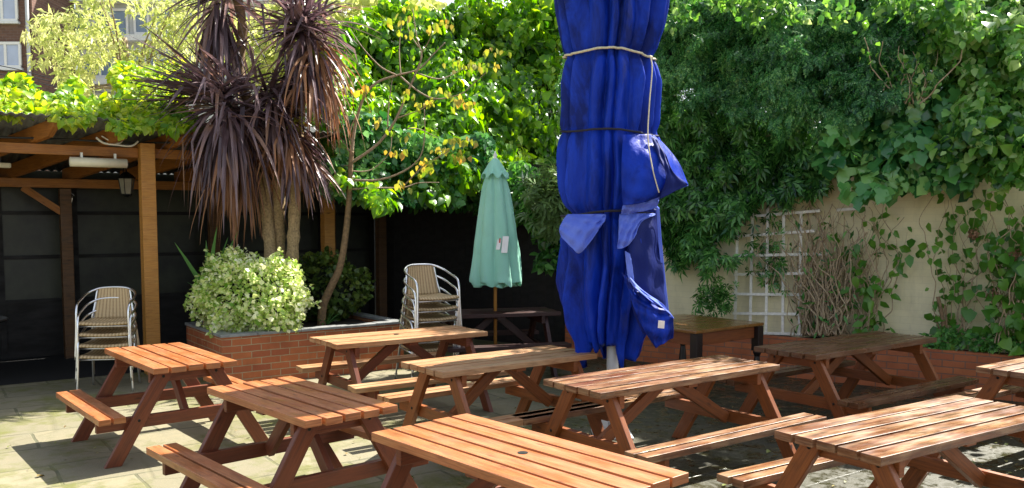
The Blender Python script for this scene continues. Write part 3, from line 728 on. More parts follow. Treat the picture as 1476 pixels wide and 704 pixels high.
MB().tube(smooth_path([(-.2, -.06, 2.86), (-.1, -.09, 2.80), (.0, -.08, 2.79), (.04, -.06, 2.87)], 6), .008, 6).build('lead', M['white'], cb, True)
mb = MB(); mb.box(.02, .06, -.09, -.05, 2.86, 2.93); mb.build('plug', M['white'], cb, bevel=.005)
bk = tag(MB().tube(smooth_path([pgp(-3, -.06, 2.80), pgp(-2, -.07, 2.785), pgp(-1, -.06, 2.805), pgp(-.2, -.08, 2.80), pgp(.6, -.06, 2.84), pgp(1.2, -.06, 2.81)], 8), .012, 6).build('black_cable', M['cable'], None, True), 'black cable running along the top of the pergola beam', 'cable')
# dark low table at the left edge of the shelter
dt = empty('low_table', pgp(-1.95, .45, 0), UA, 'dark low table with a shiny rim in the gloom under the pergola', 'table')
MB().lathe([(.40, .70), (.47, .71), (.47, .735), (.44, .745)], 36).build('tabletop', M['black'], dt, True)
MB().lathe([(.47, .728), (.478, .732), (.478, .742), (.468, .746)], 48).build('rim', M['alu'], dt, True)
MB().lathe([(.26, 0), (.24, .03), (.04, .06), (.04, .70)], 20).build('pedestal', M['black'], dt, True)

# ------------------------------------------------------------------ leaves
def T_ovate(w=.3, fold_=.07, curl=.12):
    v = [(0, 0, 0), (.3, w, fold_), (.3, -w, fold_), (.68, w*.72, fold_*.7-curl*.3), (.68, -w*.72, fold_*.7-curl*.3), (1, 0, -curl), (.3, 0, 0), (.68, 0, -curl*.4)]
    f = [(0, 6, 1), (0, 2, 6), (6, 7, 3, 1), (6, 2, 4, 7), (7, 5, 3), (7, 4, 5)]
    return v, f
def T_lance(w=.14, curl=.15):
    v = [(0, 0, 0), (.4, w, .03), (.4, -w, .03), (1, 0, -curl), (.45, 0, -.01)]
    return v, [(0, 4, 1), (0, 2, 4), (4, 3, 1), (4, 2, 3)]
def T_ivy():
    v = [(0, 0, 0), (-.12, .30, .03), (.18, .55, 0), (.42, .30, .05), (.62, .34, 0), (1, 0, -.12), (.62, -.34, 0), (.42, -.30, .05), (.18, -.55, 0), (-.12, -.30, .03), (.45, 0, .02)]
    f = [(10, 0, 1, 2), (10, 2, 3), (10, 3, 4), (10, 4, 5), (10, 5, 6), (10, 6, 7), (10, 7, 8), (10, 8, 9, 0)]
    return v, f
def T_palm(n=5, spread=150, w=.10):
    v, f = [], []
    for i in range(n):
        a = R(-spread/2+spread*i/(n-1)); L = 1-.35*abs(i-(n-1)/2)/((n-1)/2); c, s = math.cos(a), math.sin(a)
        b = len(v)
        for (x, y, z) in ((.05, 0, 0), (L*.55, w, .02), (L*.55, -w, .02), (L, 0, -.14)): v.append((x*c-y*s, x*s+y*c, z))
        f += [(b, b+2, b+3, b+1)]
    return v, f
def T_pinnate(n=5, w=.07):
    v, f = [], []
    for i in range(n):
        x0 = .15+.75*i/n
        for sgn in (-1, 1):
            b = len(v); L = .34*(1-.3*i/n)
            dx, dy = .55*L, sgn*.83*L
            v += [(x0, 0, 0), (x0+dx*.5-.25*w*sgn*sgn-.03, dy*.5+.02*sgn, .015), (x0+dx, dy, -.05), (x0+dx*.5+w*.8, dy*.5-.02*sgn, .015)]
            f.append((b, b+1, b+2, b+3) if sgn < 0 else (b, b+3, b+2, b+1))
    b = len(v); v += [(.85, 0, 0), (.95, .07, .01), (1.15, 0, -.06), (.95, -.07, .01)]; f.append((b, b+3, b+2, b+1))
    return v, f
TEMPL = {'ovate': T_ovate(), 'broad': T_ovate(.42, .1, .15), 'lance': T_lance(), 'narrow': T_lance(.09, .2), 'ivy': T_ivy(), 'palm': T_palm(), 'palm7': T_palm(7, 190, .09), 'pinnate': T_pinnate(), 'round': T_ovate(.45, .05, .05), 'arrow': T_ovate(.36, .09, .25)}

def nrm(a): return a/np.maximum(np.linalg.norm(a, axis=1, keepdims=True), 1e-9)
def leaf_mesh(name, pos, tip, nor, size, templ, mat, parent=None):
    """one mesh of many separate leaves; tip: direction of each leaf, nor: direction its face looks"""
    tv, tf = TEMPL[templ]; tv = np.array(tv, float); N = len(pos)
    x = nrm(tip); z = nor-x*np.sum(nor*x, 1, keepdims=True); z = nrm(z); y = np.cross(z, x)
    s = size[:, None, None]
    wob = 1+.25*(rng.random((N, 1, 1))-.5)
    P = pos[:, None, :]+s*(tv[None, :, 0:1]*x[:, None, :]+tv[None, :, 1:2]*y[:, None, :]*wob+tv[None, :, 2:3]*z[:, None, :]*(.4+1.6*rng.random((N, 1, 1))))
    nv = len(tv); V_ = P.reshape(-1, 3)
    lens = np.array([len(f) for f in tf]); flat = np.concatenate([np.array(f) for f in tf])
    loops = (flat[None, :]+(np.arange(N)*nv)[:, None]).ravel()
    tot = np.tile(lens, N); start = np.concatenate([[0], np.cumsum(tot)[:-1]])
    me = bpy.data.meshes.new(name); me.vertices.add(len(V_)); me.vertices.foreach_set('co', V_.astype(np.float32).ravel())
    me.loops.add(len(loops)); me.loops.foreach_set('vertex_index', loops.astype(np.int32))
    me.polygons.add(len(tot)); me.polygons.foreach_set('loop_start', start.astype(np.int32)); me.polygons.foreach_set('loop_total', tot.astype(np.int32))
    me.update(calc_edges=True); me.validate(); me.materials.append(mat)
    me.polygons.foreach_set('use_smooth', [True]*len(me.polygons))
    o = bpy.data.objects.new(name, me); COL.objects.link(o)
    if parent: o.parent = parent
    return o

def in_poly(x, y, poly):
    n = len(poly); c = np.zeros(len(x), bool); j = n-1
    for i in range(n):
        xi, yi = poly[i]; xj, yj = poly[j]
        cond = ((yi > y) != (yj > y)) & (x < (xj-xi)*(y-yi)/((yj-yi) or 1e-9)+xi)
        c ^= cond; j = i
    return c
class SN:                                # cheap smooth noise
    def __init__(s, seed, scale, n=7):
        r = np.random.default_rng(seed); s.k = r.normal(0, 1, (n, 2))*scale; s.p = r.random(n)*6.28; s.n = n
    def __call__(s, x, y): return sum(np.sin(s.k[i, 0]*x+s.k[i, 1]*y+s.p[i]) for i in range(s.n))/math.sqrt(s.n/2)/1.6

def rays(px, py):
    a = (px-738)/F; b = (CY-py)/F
    return np.stack([a, cp+b*sp, -sp+b*cp], 1)
def to_plane(px, py, p0, n, off):
    d = rays(px, py); p0 = np.array(p0); n = np.array(n)
    t = ((p0[None]+n[None]*off[:, None]-np.array([0, 0, CH]))*n[None]).sum(1)/(d*n[None]).sum(1)
    return np.array([0, 0, CH])+d*t[:, None]

def climber(name, label, cat, poly, plane, N, templ, size, mat, off=(.05, .35), bump=.25, bscale=.035, droop=.8, ragged=14, backmat='inner', back=True, out=.6, seed=1, group=None, erode=16, upn=.45, gaps=0, slope=0.):
    p0, n = plane; n3 = np.array(n, float)
    root = empty(name, (p0[0], p0[1], 0), 0, label, cat, group)
    base = np.array([p0[0], p0[1], 0.])
    pts = np.array(poly, float); lo, hi = pts.min(0), pts.max(0)
    nb = SN(seed, bscale); nb2 = SN(seed+50, bscale*2.6); ne = SN(seed+9, .07); ng = SN(seed+77, .045)
    X = np.zeros(0); Y = np.zeros(0)
    while len(X) < N:
        x = rng.uniform(lo[0]-20, hi[0]+20, 4*N); y = rng.uniform(lo[1]-20, hi[1]+20, 4*N)
        kp = in_poly(x+ragged*ne(x, y), y+ragged*ne(y+91, x), poly)
        if gaps: kp &= (ng(x, y)+rng.normal(0, .25, len(x))) > -1+gaps
        X = np.concatenate([X, x[kp]]); Y = np.concatenate([Y, y[kp]])
    X, Y = X[:N], Y[:N]
    B = lambda x, y: bump*(nb(x, y)*.65+nb2(x, y)*.35)
    o = off[0]+(off[1]-off[0])*rng.random(N)**.7+B(X, Y)
    o = o+slope*(Y-hi[1])/(hi[1]-lo[1])
    if slope < .9: o = np.maximum(o, .015)
    P = to_plane(X, Y, p0, n3, o)-base
    # slope of the bumps turns the leaves
    e = 6.; gx = (B(X+e, Y)-B(X-e, Y))/(2*e)*110; gy = (B(X, Y+e)-B(X, Y-e))/(2*e)*110
    side = np.array([-n3[1], n3[0], 0.])
    nor = n3[None]*1.0-side[None]*gx[:, None]*.9*(1 if side[0] > 0 else -1)+np.array([0, 0, 1.])[None]*(upn+gy[:, None]*.9)+rng.normal(0, .55, (N, 3))
    tip = np.array([0, 0, -droop])[None]+n3[None]*.35+rng.normal(0, out, (N, 3))
    sz = size*np.exp(np.clip(rng.normal(-.03, .34, N), -.7, .42))
    leaf_mesh('foliage', P, tip, nor, sz, templ, mat, root)
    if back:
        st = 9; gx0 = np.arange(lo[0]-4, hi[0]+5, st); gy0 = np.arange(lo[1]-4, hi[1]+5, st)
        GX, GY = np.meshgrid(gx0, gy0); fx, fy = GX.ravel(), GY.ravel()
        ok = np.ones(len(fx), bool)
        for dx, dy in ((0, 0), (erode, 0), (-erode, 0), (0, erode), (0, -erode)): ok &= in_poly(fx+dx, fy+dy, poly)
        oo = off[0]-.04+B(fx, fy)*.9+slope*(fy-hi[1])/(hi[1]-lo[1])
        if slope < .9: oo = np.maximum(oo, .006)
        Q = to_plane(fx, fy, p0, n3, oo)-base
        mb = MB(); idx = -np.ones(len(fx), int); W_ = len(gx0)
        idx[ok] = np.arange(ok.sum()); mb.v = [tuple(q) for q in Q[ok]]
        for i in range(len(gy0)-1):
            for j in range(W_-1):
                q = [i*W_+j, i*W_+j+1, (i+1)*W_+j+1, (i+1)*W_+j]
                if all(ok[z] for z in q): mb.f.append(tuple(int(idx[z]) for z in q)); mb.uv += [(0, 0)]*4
        if mb.f: mb.build('foliage_backing', M[backmat], root, True, solid=.02)
    return root
M['inner'] = plain('leaf backing darkened for shade', (.008, .014, .005), .9, 0, .6, .6, 25)  # near-black backing paints the shade in the gaps between leaves
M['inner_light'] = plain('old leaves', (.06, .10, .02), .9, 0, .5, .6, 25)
RWALL = (W0, WN); ROOF = (P0, PN)
L_bright = leafmat('bright creeper leaf', [(.035, .12, .014), (.09, .25, .02), (.19, .40, .03), (.36, .52, .06)], .5, .33)
L_roof = leafmat('yellow green creeper leaf', [(.10, .26, .02), (.24, .42, .03), (.42, .54, .05), (.58, .62, .09)], .55, .4)
L_mid = leafmat('creeper leaf', [(.014, .065, .014), (.05, .17, .035), (.11, .31, .06), (.22, .47, .11)], .35, .26)
L_dark = leafmat('dark small leaf', [(.014, .07, .022), (.045, .18, .05), (.11, .32, .085), (.28, .52, .14)], .28, .26)
L_ivy = leafmat('large ivy leaf', [(.014, .07, .022), (.04, .17, .045), (.11, .32, .075), (.28, .52, .14)], .25, .2, spec=.6)
L_right = leafmat('mixed climber leaf', [(.02, .09, .02), (.08, .23, .04), (.20, .42, .07), (.46, .60, .24)], .4, .24)
L_hyd = leafmat('hydrangea leaf', [(.05, .16, .022), (.09, .25, .03), (.18, .36, .05)], .35, .3)
L_pale = leafmat('pale shrub leaf', [(.10, .18, .05), (.18, .28, .09)], .3, .35)
L_far = leafmat('pale leaf lightened for sun', [(.26, .34, .09), (.42, .48, .16), (.58, .58, .28)], .5, .5)  # leaf colour lightened to stand in for strong sun and haze
L_var = leafmat('variegated leaf', [(.14, .32, .03), (.50, .66, .16), (.88, .90, .50), (.95, .94, .80)], .25, .35)
L_under = leafmat('dark shrub leaf', [(.035, .07, .014), (.08, .14, .025), (.2, .27, .05)], .3, .35)
L_yel = leafmat('young yellow leaf', [(.14, .26, .03), (.30, .36, .045), (.44, .40, .07), (.46, .26, .06)], .4, .4)

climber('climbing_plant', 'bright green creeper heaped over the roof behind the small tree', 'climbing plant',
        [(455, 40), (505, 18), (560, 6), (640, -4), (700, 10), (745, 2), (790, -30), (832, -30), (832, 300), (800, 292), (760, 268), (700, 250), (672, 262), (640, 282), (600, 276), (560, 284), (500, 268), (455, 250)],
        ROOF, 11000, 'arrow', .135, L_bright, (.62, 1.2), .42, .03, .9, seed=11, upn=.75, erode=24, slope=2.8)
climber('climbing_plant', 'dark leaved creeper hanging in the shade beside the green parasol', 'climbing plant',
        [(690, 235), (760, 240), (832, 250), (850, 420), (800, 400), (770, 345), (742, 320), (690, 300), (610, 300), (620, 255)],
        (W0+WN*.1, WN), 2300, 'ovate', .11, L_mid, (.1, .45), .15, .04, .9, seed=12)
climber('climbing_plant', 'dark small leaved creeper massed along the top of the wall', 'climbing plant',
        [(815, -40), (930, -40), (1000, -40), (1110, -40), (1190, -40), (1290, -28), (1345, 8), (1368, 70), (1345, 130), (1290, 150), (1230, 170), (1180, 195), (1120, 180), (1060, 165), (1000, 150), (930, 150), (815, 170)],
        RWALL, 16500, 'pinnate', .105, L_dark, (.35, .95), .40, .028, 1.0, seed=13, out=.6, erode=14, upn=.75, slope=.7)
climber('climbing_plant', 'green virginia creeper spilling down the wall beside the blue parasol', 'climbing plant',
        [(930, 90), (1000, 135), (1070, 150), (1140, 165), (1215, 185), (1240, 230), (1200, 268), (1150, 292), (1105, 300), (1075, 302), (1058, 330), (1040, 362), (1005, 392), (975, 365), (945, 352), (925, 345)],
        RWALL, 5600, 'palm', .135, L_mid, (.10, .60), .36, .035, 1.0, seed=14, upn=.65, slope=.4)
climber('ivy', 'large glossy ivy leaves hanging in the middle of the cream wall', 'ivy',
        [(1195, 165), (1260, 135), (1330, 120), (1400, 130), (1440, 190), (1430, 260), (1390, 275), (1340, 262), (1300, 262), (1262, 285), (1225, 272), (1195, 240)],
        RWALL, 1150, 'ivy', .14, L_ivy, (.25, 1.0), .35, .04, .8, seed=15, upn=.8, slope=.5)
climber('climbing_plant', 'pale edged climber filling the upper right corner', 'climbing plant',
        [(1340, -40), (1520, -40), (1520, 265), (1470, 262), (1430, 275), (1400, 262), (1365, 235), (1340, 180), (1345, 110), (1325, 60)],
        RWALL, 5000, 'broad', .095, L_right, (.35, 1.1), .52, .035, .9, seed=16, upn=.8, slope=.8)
climber('climbing_plant', 'yellow green leaves on top of the dark creeper, coloured to look sunlit', 'climbing plant',
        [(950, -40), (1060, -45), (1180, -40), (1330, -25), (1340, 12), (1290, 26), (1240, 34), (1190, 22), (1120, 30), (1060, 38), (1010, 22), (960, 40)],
        (W0+WN*.6, WN), 1500, 'ovate', .085, L_right, (.1, .5), .2, .05, .5, seed=17, back=False, gaps=.55)  # lighter leaf colour stands in for sun on the creeper's top
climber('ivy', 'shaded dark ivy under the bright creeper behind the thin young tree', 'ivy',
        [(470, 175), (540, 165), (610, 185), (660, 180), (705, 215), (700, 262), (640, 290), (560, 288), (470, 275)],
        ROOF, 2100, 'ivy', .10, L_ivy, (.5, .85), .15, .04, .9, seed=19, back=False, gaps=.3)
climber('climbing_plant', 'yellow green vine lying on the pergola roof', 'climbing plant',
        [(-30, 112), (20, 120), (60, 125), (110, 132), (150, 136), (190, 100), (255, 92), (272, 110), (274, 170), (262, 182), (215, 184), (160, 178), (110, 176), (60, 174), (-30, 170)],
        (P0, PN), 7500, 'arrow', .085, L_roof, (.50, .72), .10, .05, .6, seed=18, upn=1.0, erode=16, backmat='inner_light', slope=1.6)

# pale palmate shrub between the parasols
def bush(name, label, cat, c, rad, N, templ, size, mat, squash=(1, 1, 1), seed=5, lumps=.22, up=.7, inner=True, group=None, trunk=None, shell=.35, zmin=None, sprigs=0):
    root = empty(name, (c.x, c.y, 0), 0, label, cat, group); r = np.random.default_rng(seed)
    d = nrm(r.normal(0, 1, (N, 3))); k = r.normal(0, 1, (9, 3))*2.6; ph = r.random(9)*6.28
    lump = 1+lumps*sum(np.sin(d@k[i]+ph[i]) for i in range(9))/3
    rr = rad*lump*(1-shell*r.random(N)**1.6)
    P = d*rr[:, None]*np.array(squash)[None]; P[:, 2] += c.z
    if zmin is not None: P[:, 2] = np.maximum(P[:, 2], zmin+r.random(N)*.08)
    ns = N//5                                       # sprigs that stand out of the outline
    if sprigs:
        q = nrm(r.normal(0, 1, (sprigs, 3))+np.array([0, 0, .35])); w = r.integers(0, sprigs, ns); L = rad*(.85+(.12+.30*r.random(sprigs)[w])*r.random(ns))
        kd = lump[:sprigs][w]; P[:ns] = (q[w]*L[:, None])*np.array(squash)[None]+r.normal(0, .022, (ns, 3)); P[:ns, 2] += c.z
    nor = d+np.array([0, 0, up])+r.normal(0, .55, (N, 3)); tip = d*.6+r.normal(0, .7, (N, 3))+np.array([0, 0, -.1])
    leaf_mesh('foliage', P, tip, nor, size*np.exp(r.normal(0, .25, N)), templ, mat, root)
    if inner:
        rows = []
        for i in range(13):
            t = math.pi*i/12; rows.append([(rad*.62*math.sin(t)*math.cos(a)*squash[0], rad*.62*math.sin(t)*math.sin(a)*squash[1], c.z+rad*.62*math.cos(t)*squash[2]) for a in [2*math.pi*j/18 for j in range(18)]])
        MB().grid(rows, closed=True).build('foliage_backing', M['inner'], root, True)
    return root
bush('shrub', 'bushy variegated cream and green shrub in the brick planter', 'shrub', at(362, 430, 10.35), .65, 10500, 'round', .046, L_var, (1.04, .85, .84), 121, .20, up=.5, shell=.42, zmin=.56, sprigs=70)
bush('shrub', 'dark green shrub behind the thin tree in the brick planter', 'shrub', at(472, 415, 11.6), .52, 2300, 'round', .06, L_under, (.95, .8, .92), 22, .25, sprigs=30)
# a few upright shoots on the shrub
bush('shrub', 'pale palmate leaved shrub between the green and the blue parasol', 'shrub', at(800, 295, 11.6), .45, 260, 'palm7', .22, L_pale, (.8, .6, 1.1), 23, .2, inner=False, shell=.7)
bush('shrub', 'sparse dark leaved shrub against the wall left of the trellis', 'shrub', at(1030, 430, 10.75), .24, 130, 'palm', .11, L_mid, (1.0, .35, 1.15), 24, .3, inner=False, shell=.8)

# ------------------------------------------------------------------ trees
M['bark'] = plain('brown bark', (.22, .14, .07), .85, 0, .4, .6, 25)
M['bark_pale'] = plain('grey brown bark', (.30, .22, .14), .8, 0, .35, .4, 30)
M['bark_cord'] = plain('corky tan bark', (.34, .24, .12), .85, 0, .45, .9, 40)
M['vine'] = plain('dry tan vine stem', (.42, .31, .18), .8, 0, .3, .3, 30)
def strap_leaves(name, specs, mat, parent, base):
    """specs: list of (origin, direction, length, width, droop); long arching blades"""
    mb = MB()
    for o, d, L, w, dr in specs:
        d = Vector(d).normalized(); p = Vector(o); n = 7; step = L/n
        side = d.cross(Vector((0, 0, 1)));
        if side.length < .05: side = Vector((random.uniform(-1, 1), random.uniform(-1, 1), 0))
        side.normalize(); tw = random.uniform(-.6, .6); kink = random.randint(2, 5) if L > .5 and random.random() < .28 else -1
        b = len(mb.v)
        for i in range(n+1):
            t = i/n; ww = w*(.55+.45*min(1, t*4))*(1-t**2.2)*.5+.0008
            up = side.cross(d).normalized(); s2 = side*math.cos(tw)+up*math.sin(tw)
            mb.v += [tuple(p-s2*ww-base), tuple(p-up*ww*.35-base), tuple(p+s2*ww-base)]
            if i == kink: d = (d+Vector((random.uniform(-.6, .6), random.uniform(-.6, .6), -random.uniform(.5, 1.6)))).normalized()
            d = (d+Vector((random.gauss(0, .02), random.gauss(0, .02), -dr*step*(1.4 if t > .25 else .5)))).normalized(); p = p+d*step
        for i in range(n):
            q = b+i*3
            mb.f += [(q, q+1, q+4, q+3), (q+1, q+2, q+5, q+4)]; mb.uv += [(0, 0)]*8
    return mb.build(name, mat, parent, False)
M['cord_leaf'] = leafmat('purple strap leaf', [(.045, .026, .032), (.10, .060, .066), (.23, .155, .165), (.34, .20, .13)], .25, .3, spec=.6, nscale=2)
M['cord_dead'] = leafmat('dead brown strap leaf', [(.16, .075, .035), (.28, .13, .06), (.40, .22, .11)], .2, .6, nscale=2)
CD = 10.75
cb_ = at(404, 470, CD+.25); cbase = Vector((cb_.x, cb_.y, 0))
ct = empty('cabbage_palm', cbase, 0, 'purple spiky cabbage palm with hanging brown skirts in the brick planter', 'tree')
def rel(v): return v-cbase
def trunk(pts, rad, name='trunk', mat='bark_cord', n=12):
    P = smooth_path([rel(at(*p)) for p in pts], 8)
    r_ = [rad[0]+(rad[1]-rad[0])*i/(len(P)-1)+.006*math.sin(i*1.9)+.004*math.sin(i*3.7) for i in range(len(P))]
    return MB().tube(P, r_, n).build(name, M[mat], ct, True)
trunk([(392, 482, CD+.1), (392, 400, CD+.1), (386, 320, CD+.15), (375, 250, CD+.1), (345, 190, CD+.05), (330, 150, CD)], (.085, .07))
trunk([(404, 482, CD+.25), (403, 400, CD+.25), (401, 320, CD+.25), (405, 230, CD+.2), (410, 160, CD+.2), (405, 120, CD+.15)], (.09, .075))
trunk([(418, 482, CD+.05), (420, 400, CD+.05), (424, 320, CD+.1), (428, 220, CD+.2), (436, 100, CD+.25), (440, 20, CD+.2)], (.08, .07))
trunk([(386, 215, CD+.15), (362, 160, CD+.1), (345, 100, CD+.1), (350, 40, CD+.1), (335, -30, CD+.1)], (.07, .055), 'branch', 'bark')
trunk([(345, 100, CD+.1), (330, 70, CD+.05), (318, 40, CD)], (.05, .045), 'branch', 'bark')
pr = random.Random(5)
def head(px, py, dY, n, L, lo=-.9, hi=1.0, az=None, dr=(.5, 1.3), mat='cord_leaf', jit=.08, name='leaf_rosette'):
    c = at(px, py, CD+dY); sp_ = []
    for i in range(n):
        el = math.asin(max(-1, min(1, pr.uniform(lo, hi)))); a = pr.uniform(0, 2*math.pi) if az is None else R(pr.gauss(*az))
        d = (math.cos(el)*math.cos(a), math.cos(el)*math.sin(a), math.sin(el))
        o = c+Vector((pr.gauss(0, jit), pr.gauss(0, jit), pr.gauss(0, jit)-.10*(1-math.sin(el))))
        sp_.append((o, d, pr.uniform(*L), pr.uniform(.04, .062), pr.uniform(*dr)))
    return strap_leaves(name, sp_, M[mat], ct, cbase)
def skirt(px, py, dY, n, L, spread, mat, drop, name='leaf_skirt', az=None):
    c = at(px, py, CD+dY); sp_ = []
    for i in range(n):
        a = pr.uniform(0, 2*math.pi) if az is None else R(pr.gauss(*az)); q = pr.random()
        d = (math.cos(a)*spread*pr.uniform(.3, 1), math.sin(a)*spread*pr.uniform(.3, 1), pr.uniform(-1.2, -.1))
        o = c+Vector((.07*math.cos(a), .07*math.sin(a), -drop*q))
        sp_.append((o, d, pr.uniform(*L), pr.uniform(.036, .06), pr.uniform(.8, 2.0)))
    return strap_leaves(name, sp_, M[mat], ct, cbase)
head(324, 138, -.25, 95, (.8, 1.1), -.4, .9, dr=(.15, .8))
head(320, 132, -.25, 105, (.85, 1.3), -.05, .75, az=(170, 34), dr=(.0, .18))
skirt(330, 150, -.25, 170, (.75, 1.40), .85, 'cord_leaf', .25)
skirt(340, 175, -.15, 85, (.75, 1.25), .45, 'cord_dead', .5)
head(438, 26, .1, 190, (.6, .95), -.5, .95, dr=(.2, .9))
skirt(440, 45, .1, 95, (.6, 1.05), .8, 'cord_leaf', .45)
skirt(456, 60, .1, 80, (.6, 1.1), 1.0, 'cord_dead', .5)
head(392, 122, -.05, 90, (.5, .85), -.6, .7, dr=(.3, 1.1))
skirt(392, 140, -.05, 95, (.55, .95), .75, 'cord_leaf', .35)
skirt(412, 180, 0, 70, (.5, .85), 1.0, 'cord_dead', .4, az=(-20, 50))
skirt(418, 190, .05, 55, (.6, 1.0), 1.3, 'cord_leaf', .3, az=(-15, 35))
head(330, -24, 0, 110, (.6, 1.0), -.5, .8, dr=(.2, .9))
skirt(316, 6, 0, 80, (.7, 1.1), .55, 'cord_leaf', .3)

# young green spiky plant
M['yucca'] = leafmat('green strap leaf', [(.09, .26, .07), (.18, .40, .11)], .4, .4)
yc = at(296, 470, 10.55); yb = Vector((yc.x, yc.y, 0)); yo = empty('yucca', yb, 0, 'green spiky plant sticking out behind the variegated shrub', 'plant')
sp_ = [];  yo_ = at(300, 425, 10.55)
for (px, py, L) in ((252, 354, 0), (308, 330, 0), (296, 350, 0), (345, 340, 0), (282, 430, 0), (268, 412, 0), (330, 345, 0), (272, 385, 0), (318, 352, 0), (276, 440, 0)):
    e = at(px, py, 10.5+pr.uniform(-.2, .15)); d = e-yo_; sp_.append((yo_, d+Vector((0, 0, .06)), d.length*1.05, .085, .15))
strap_leaves('leaf_rosette', sp_, M['yucca'], yo, yb)
MB().tube([yo_-yb, Vector((0, 0, .53))], .04, 8).build('stem', M['bark_cord'], yo, True)
# small plants on the soil near the tree
for (px, py, Y, n_, L, lab) in ((470, 466, 11.2, 16, .3, 'small grassy tuft on the planter soil at the foot of the thin tree'),):
    c = at(px, py, Y); b0 = Vector((c.x, c.y, .5)); o = empty('grass_tuft', b0, 0, lab, 'plant')
    strap_leaves('blades', [(b0, (pr.gauss(0, .6), pr.gauss(0, .6), 1), L*pr.uniform(.7, 1.2), .03, 2.2) for i in range(n_)], M['yucca'], o, b0)

# thin young tree
TD = 11.1
tb = at(463, 462, TD); tbase = Vector((tb.x, tb.y, 0))
yt = empty('young_tree', tbase, 0, 'thin young tree with bare branches and yellow leaf tufts', 'tree')
def zz(x, y): return (420+x/2.347, y/2.347)
MB().tube(smooth_path([at(px, py, TD)-tbase for px, py in ((463, 470), (466, 440), (478, 412), (490, 385), (498, 340), (503, 290), (505, 245), (507, 218))], 6), [.058-.030*i/42 for i in range(43)], 10).build('trunk', M['bark'], yt, True)
branches = [([(205, 515), (215, 430), (245, 330), (290, 280), (360, 255), (430, 235), (480, 185), (520, 145)], .022, .1),
 ([(205, 550), (290, 490), (350, 410), (390, 320), (420, 250), (440, 190), (425, 130), (410, 30)], .020, -.1),
 ([(203, 520), (150, 450), (100, 400), (70, 320), (30, 290)], .013, .2), ([(205, 610), (290, 610), (370, 585), (430, 540), (450, 470), (450, 370)], .016, -.25),
 ([(205, 640), (300, 637), (380, 635), (430, 620), (500, 618)], .015, .1), ([(355, 255), (300, 225), (240, 160), (200, 100)], .012, .25),
 ([(370, 260), (430, 310), (490, 335), (570, 320), (620, 280), (660, 245)], .012, -.15), ([(370, 255), (365, 170), (372, 80)], .010, .1),
 ([(430, 250), (500, 268), (560, 245), (590, 225)], .011, .2), ([(325, 430), (330, 350), (342, 265)], .010, .05), ([(380, 630), (450, 560), (520, 520), (550, 490)], .010, -.2),
 ([(395, 435), (440, 440), (500, 470)], .009, .1), ([(208, 500), (200, 440), (230, 370)], .012, .05), ([(205, 580), (270, 575), (330, 520), (340, 450)], .010, .15),
 ([(430, 160), (400, 110), (390, 60)], .008, .1), ([(440, 180), (470, 130), (475, 90)], .008, -.1), ([(150, 450), (90, 470), (30, 470)], .008, .1), ([(205, 560), (120, 560), (60, 520)], .009, .15), ([(100, 400), (60, 410), (20, 405)], .007, .1), ([(360, 400), (450, 365), (500, 320)], .009, -.1)]
for pts, r0, dd in branches:
    P = smooth_path([at(*zz(*p), TD+dd*i/(len(pts)-1)*2.0)-tbase for i, p in enumerate(pts)], 6)
    MB().tube(P, [r0*(1-.7*i/(len(P)-1)) for i in range(len(P))], 7).build('branch', M['bark_pale'], yt, True)
cl = [(85, 180), (60, 290), (210, 300), (250, 300), (400, 20), (335, 65), (400, 55), (390, 110), (475, 85), (520, 85), (590, 225), (560, 210), (660, 225), (690, 170), (390, 320), (450, 350), (300, 400), (355, 440), (365, 510), (550, 470), (600, 480), (510, 500), (540, 515), (575, 530), (460, 545), (450, 570), (370, 625), (30, 410), (10, 460), (40, 510), (590, 340), (560, 330), (140, 315), (500, 310), (110, 180), (30, 300), (90, 290), (20, 420), (600, 215), (70, 285), (185, 290)]
pp, tt_, nn, ss = [], [], [], []
for (x, y) in cl:
    c = np.array(at(*zz(x, y), TD+pr.uniform(-.35, .35))-tbase)
    for i in range(pr.randint(6, 13)):
        pp.append(c+np.array([pr.gauss(0, .075), pr.gauss(0, .07), pr.gauss(0, .03)])); tt_.append([pr.gauss(0, .45), pr.gauss(0, .45), -1]); nn.append([pr.gauss(0, .5), -1+pr.gauss(0, .5), .5]); ss.append(pr.uniform(.06, .115))
leaf_mesh('foliage', np.array(pp), np.array(tt_), np.array(nn), np.array(ss), 'ovate', L_yel, yt)

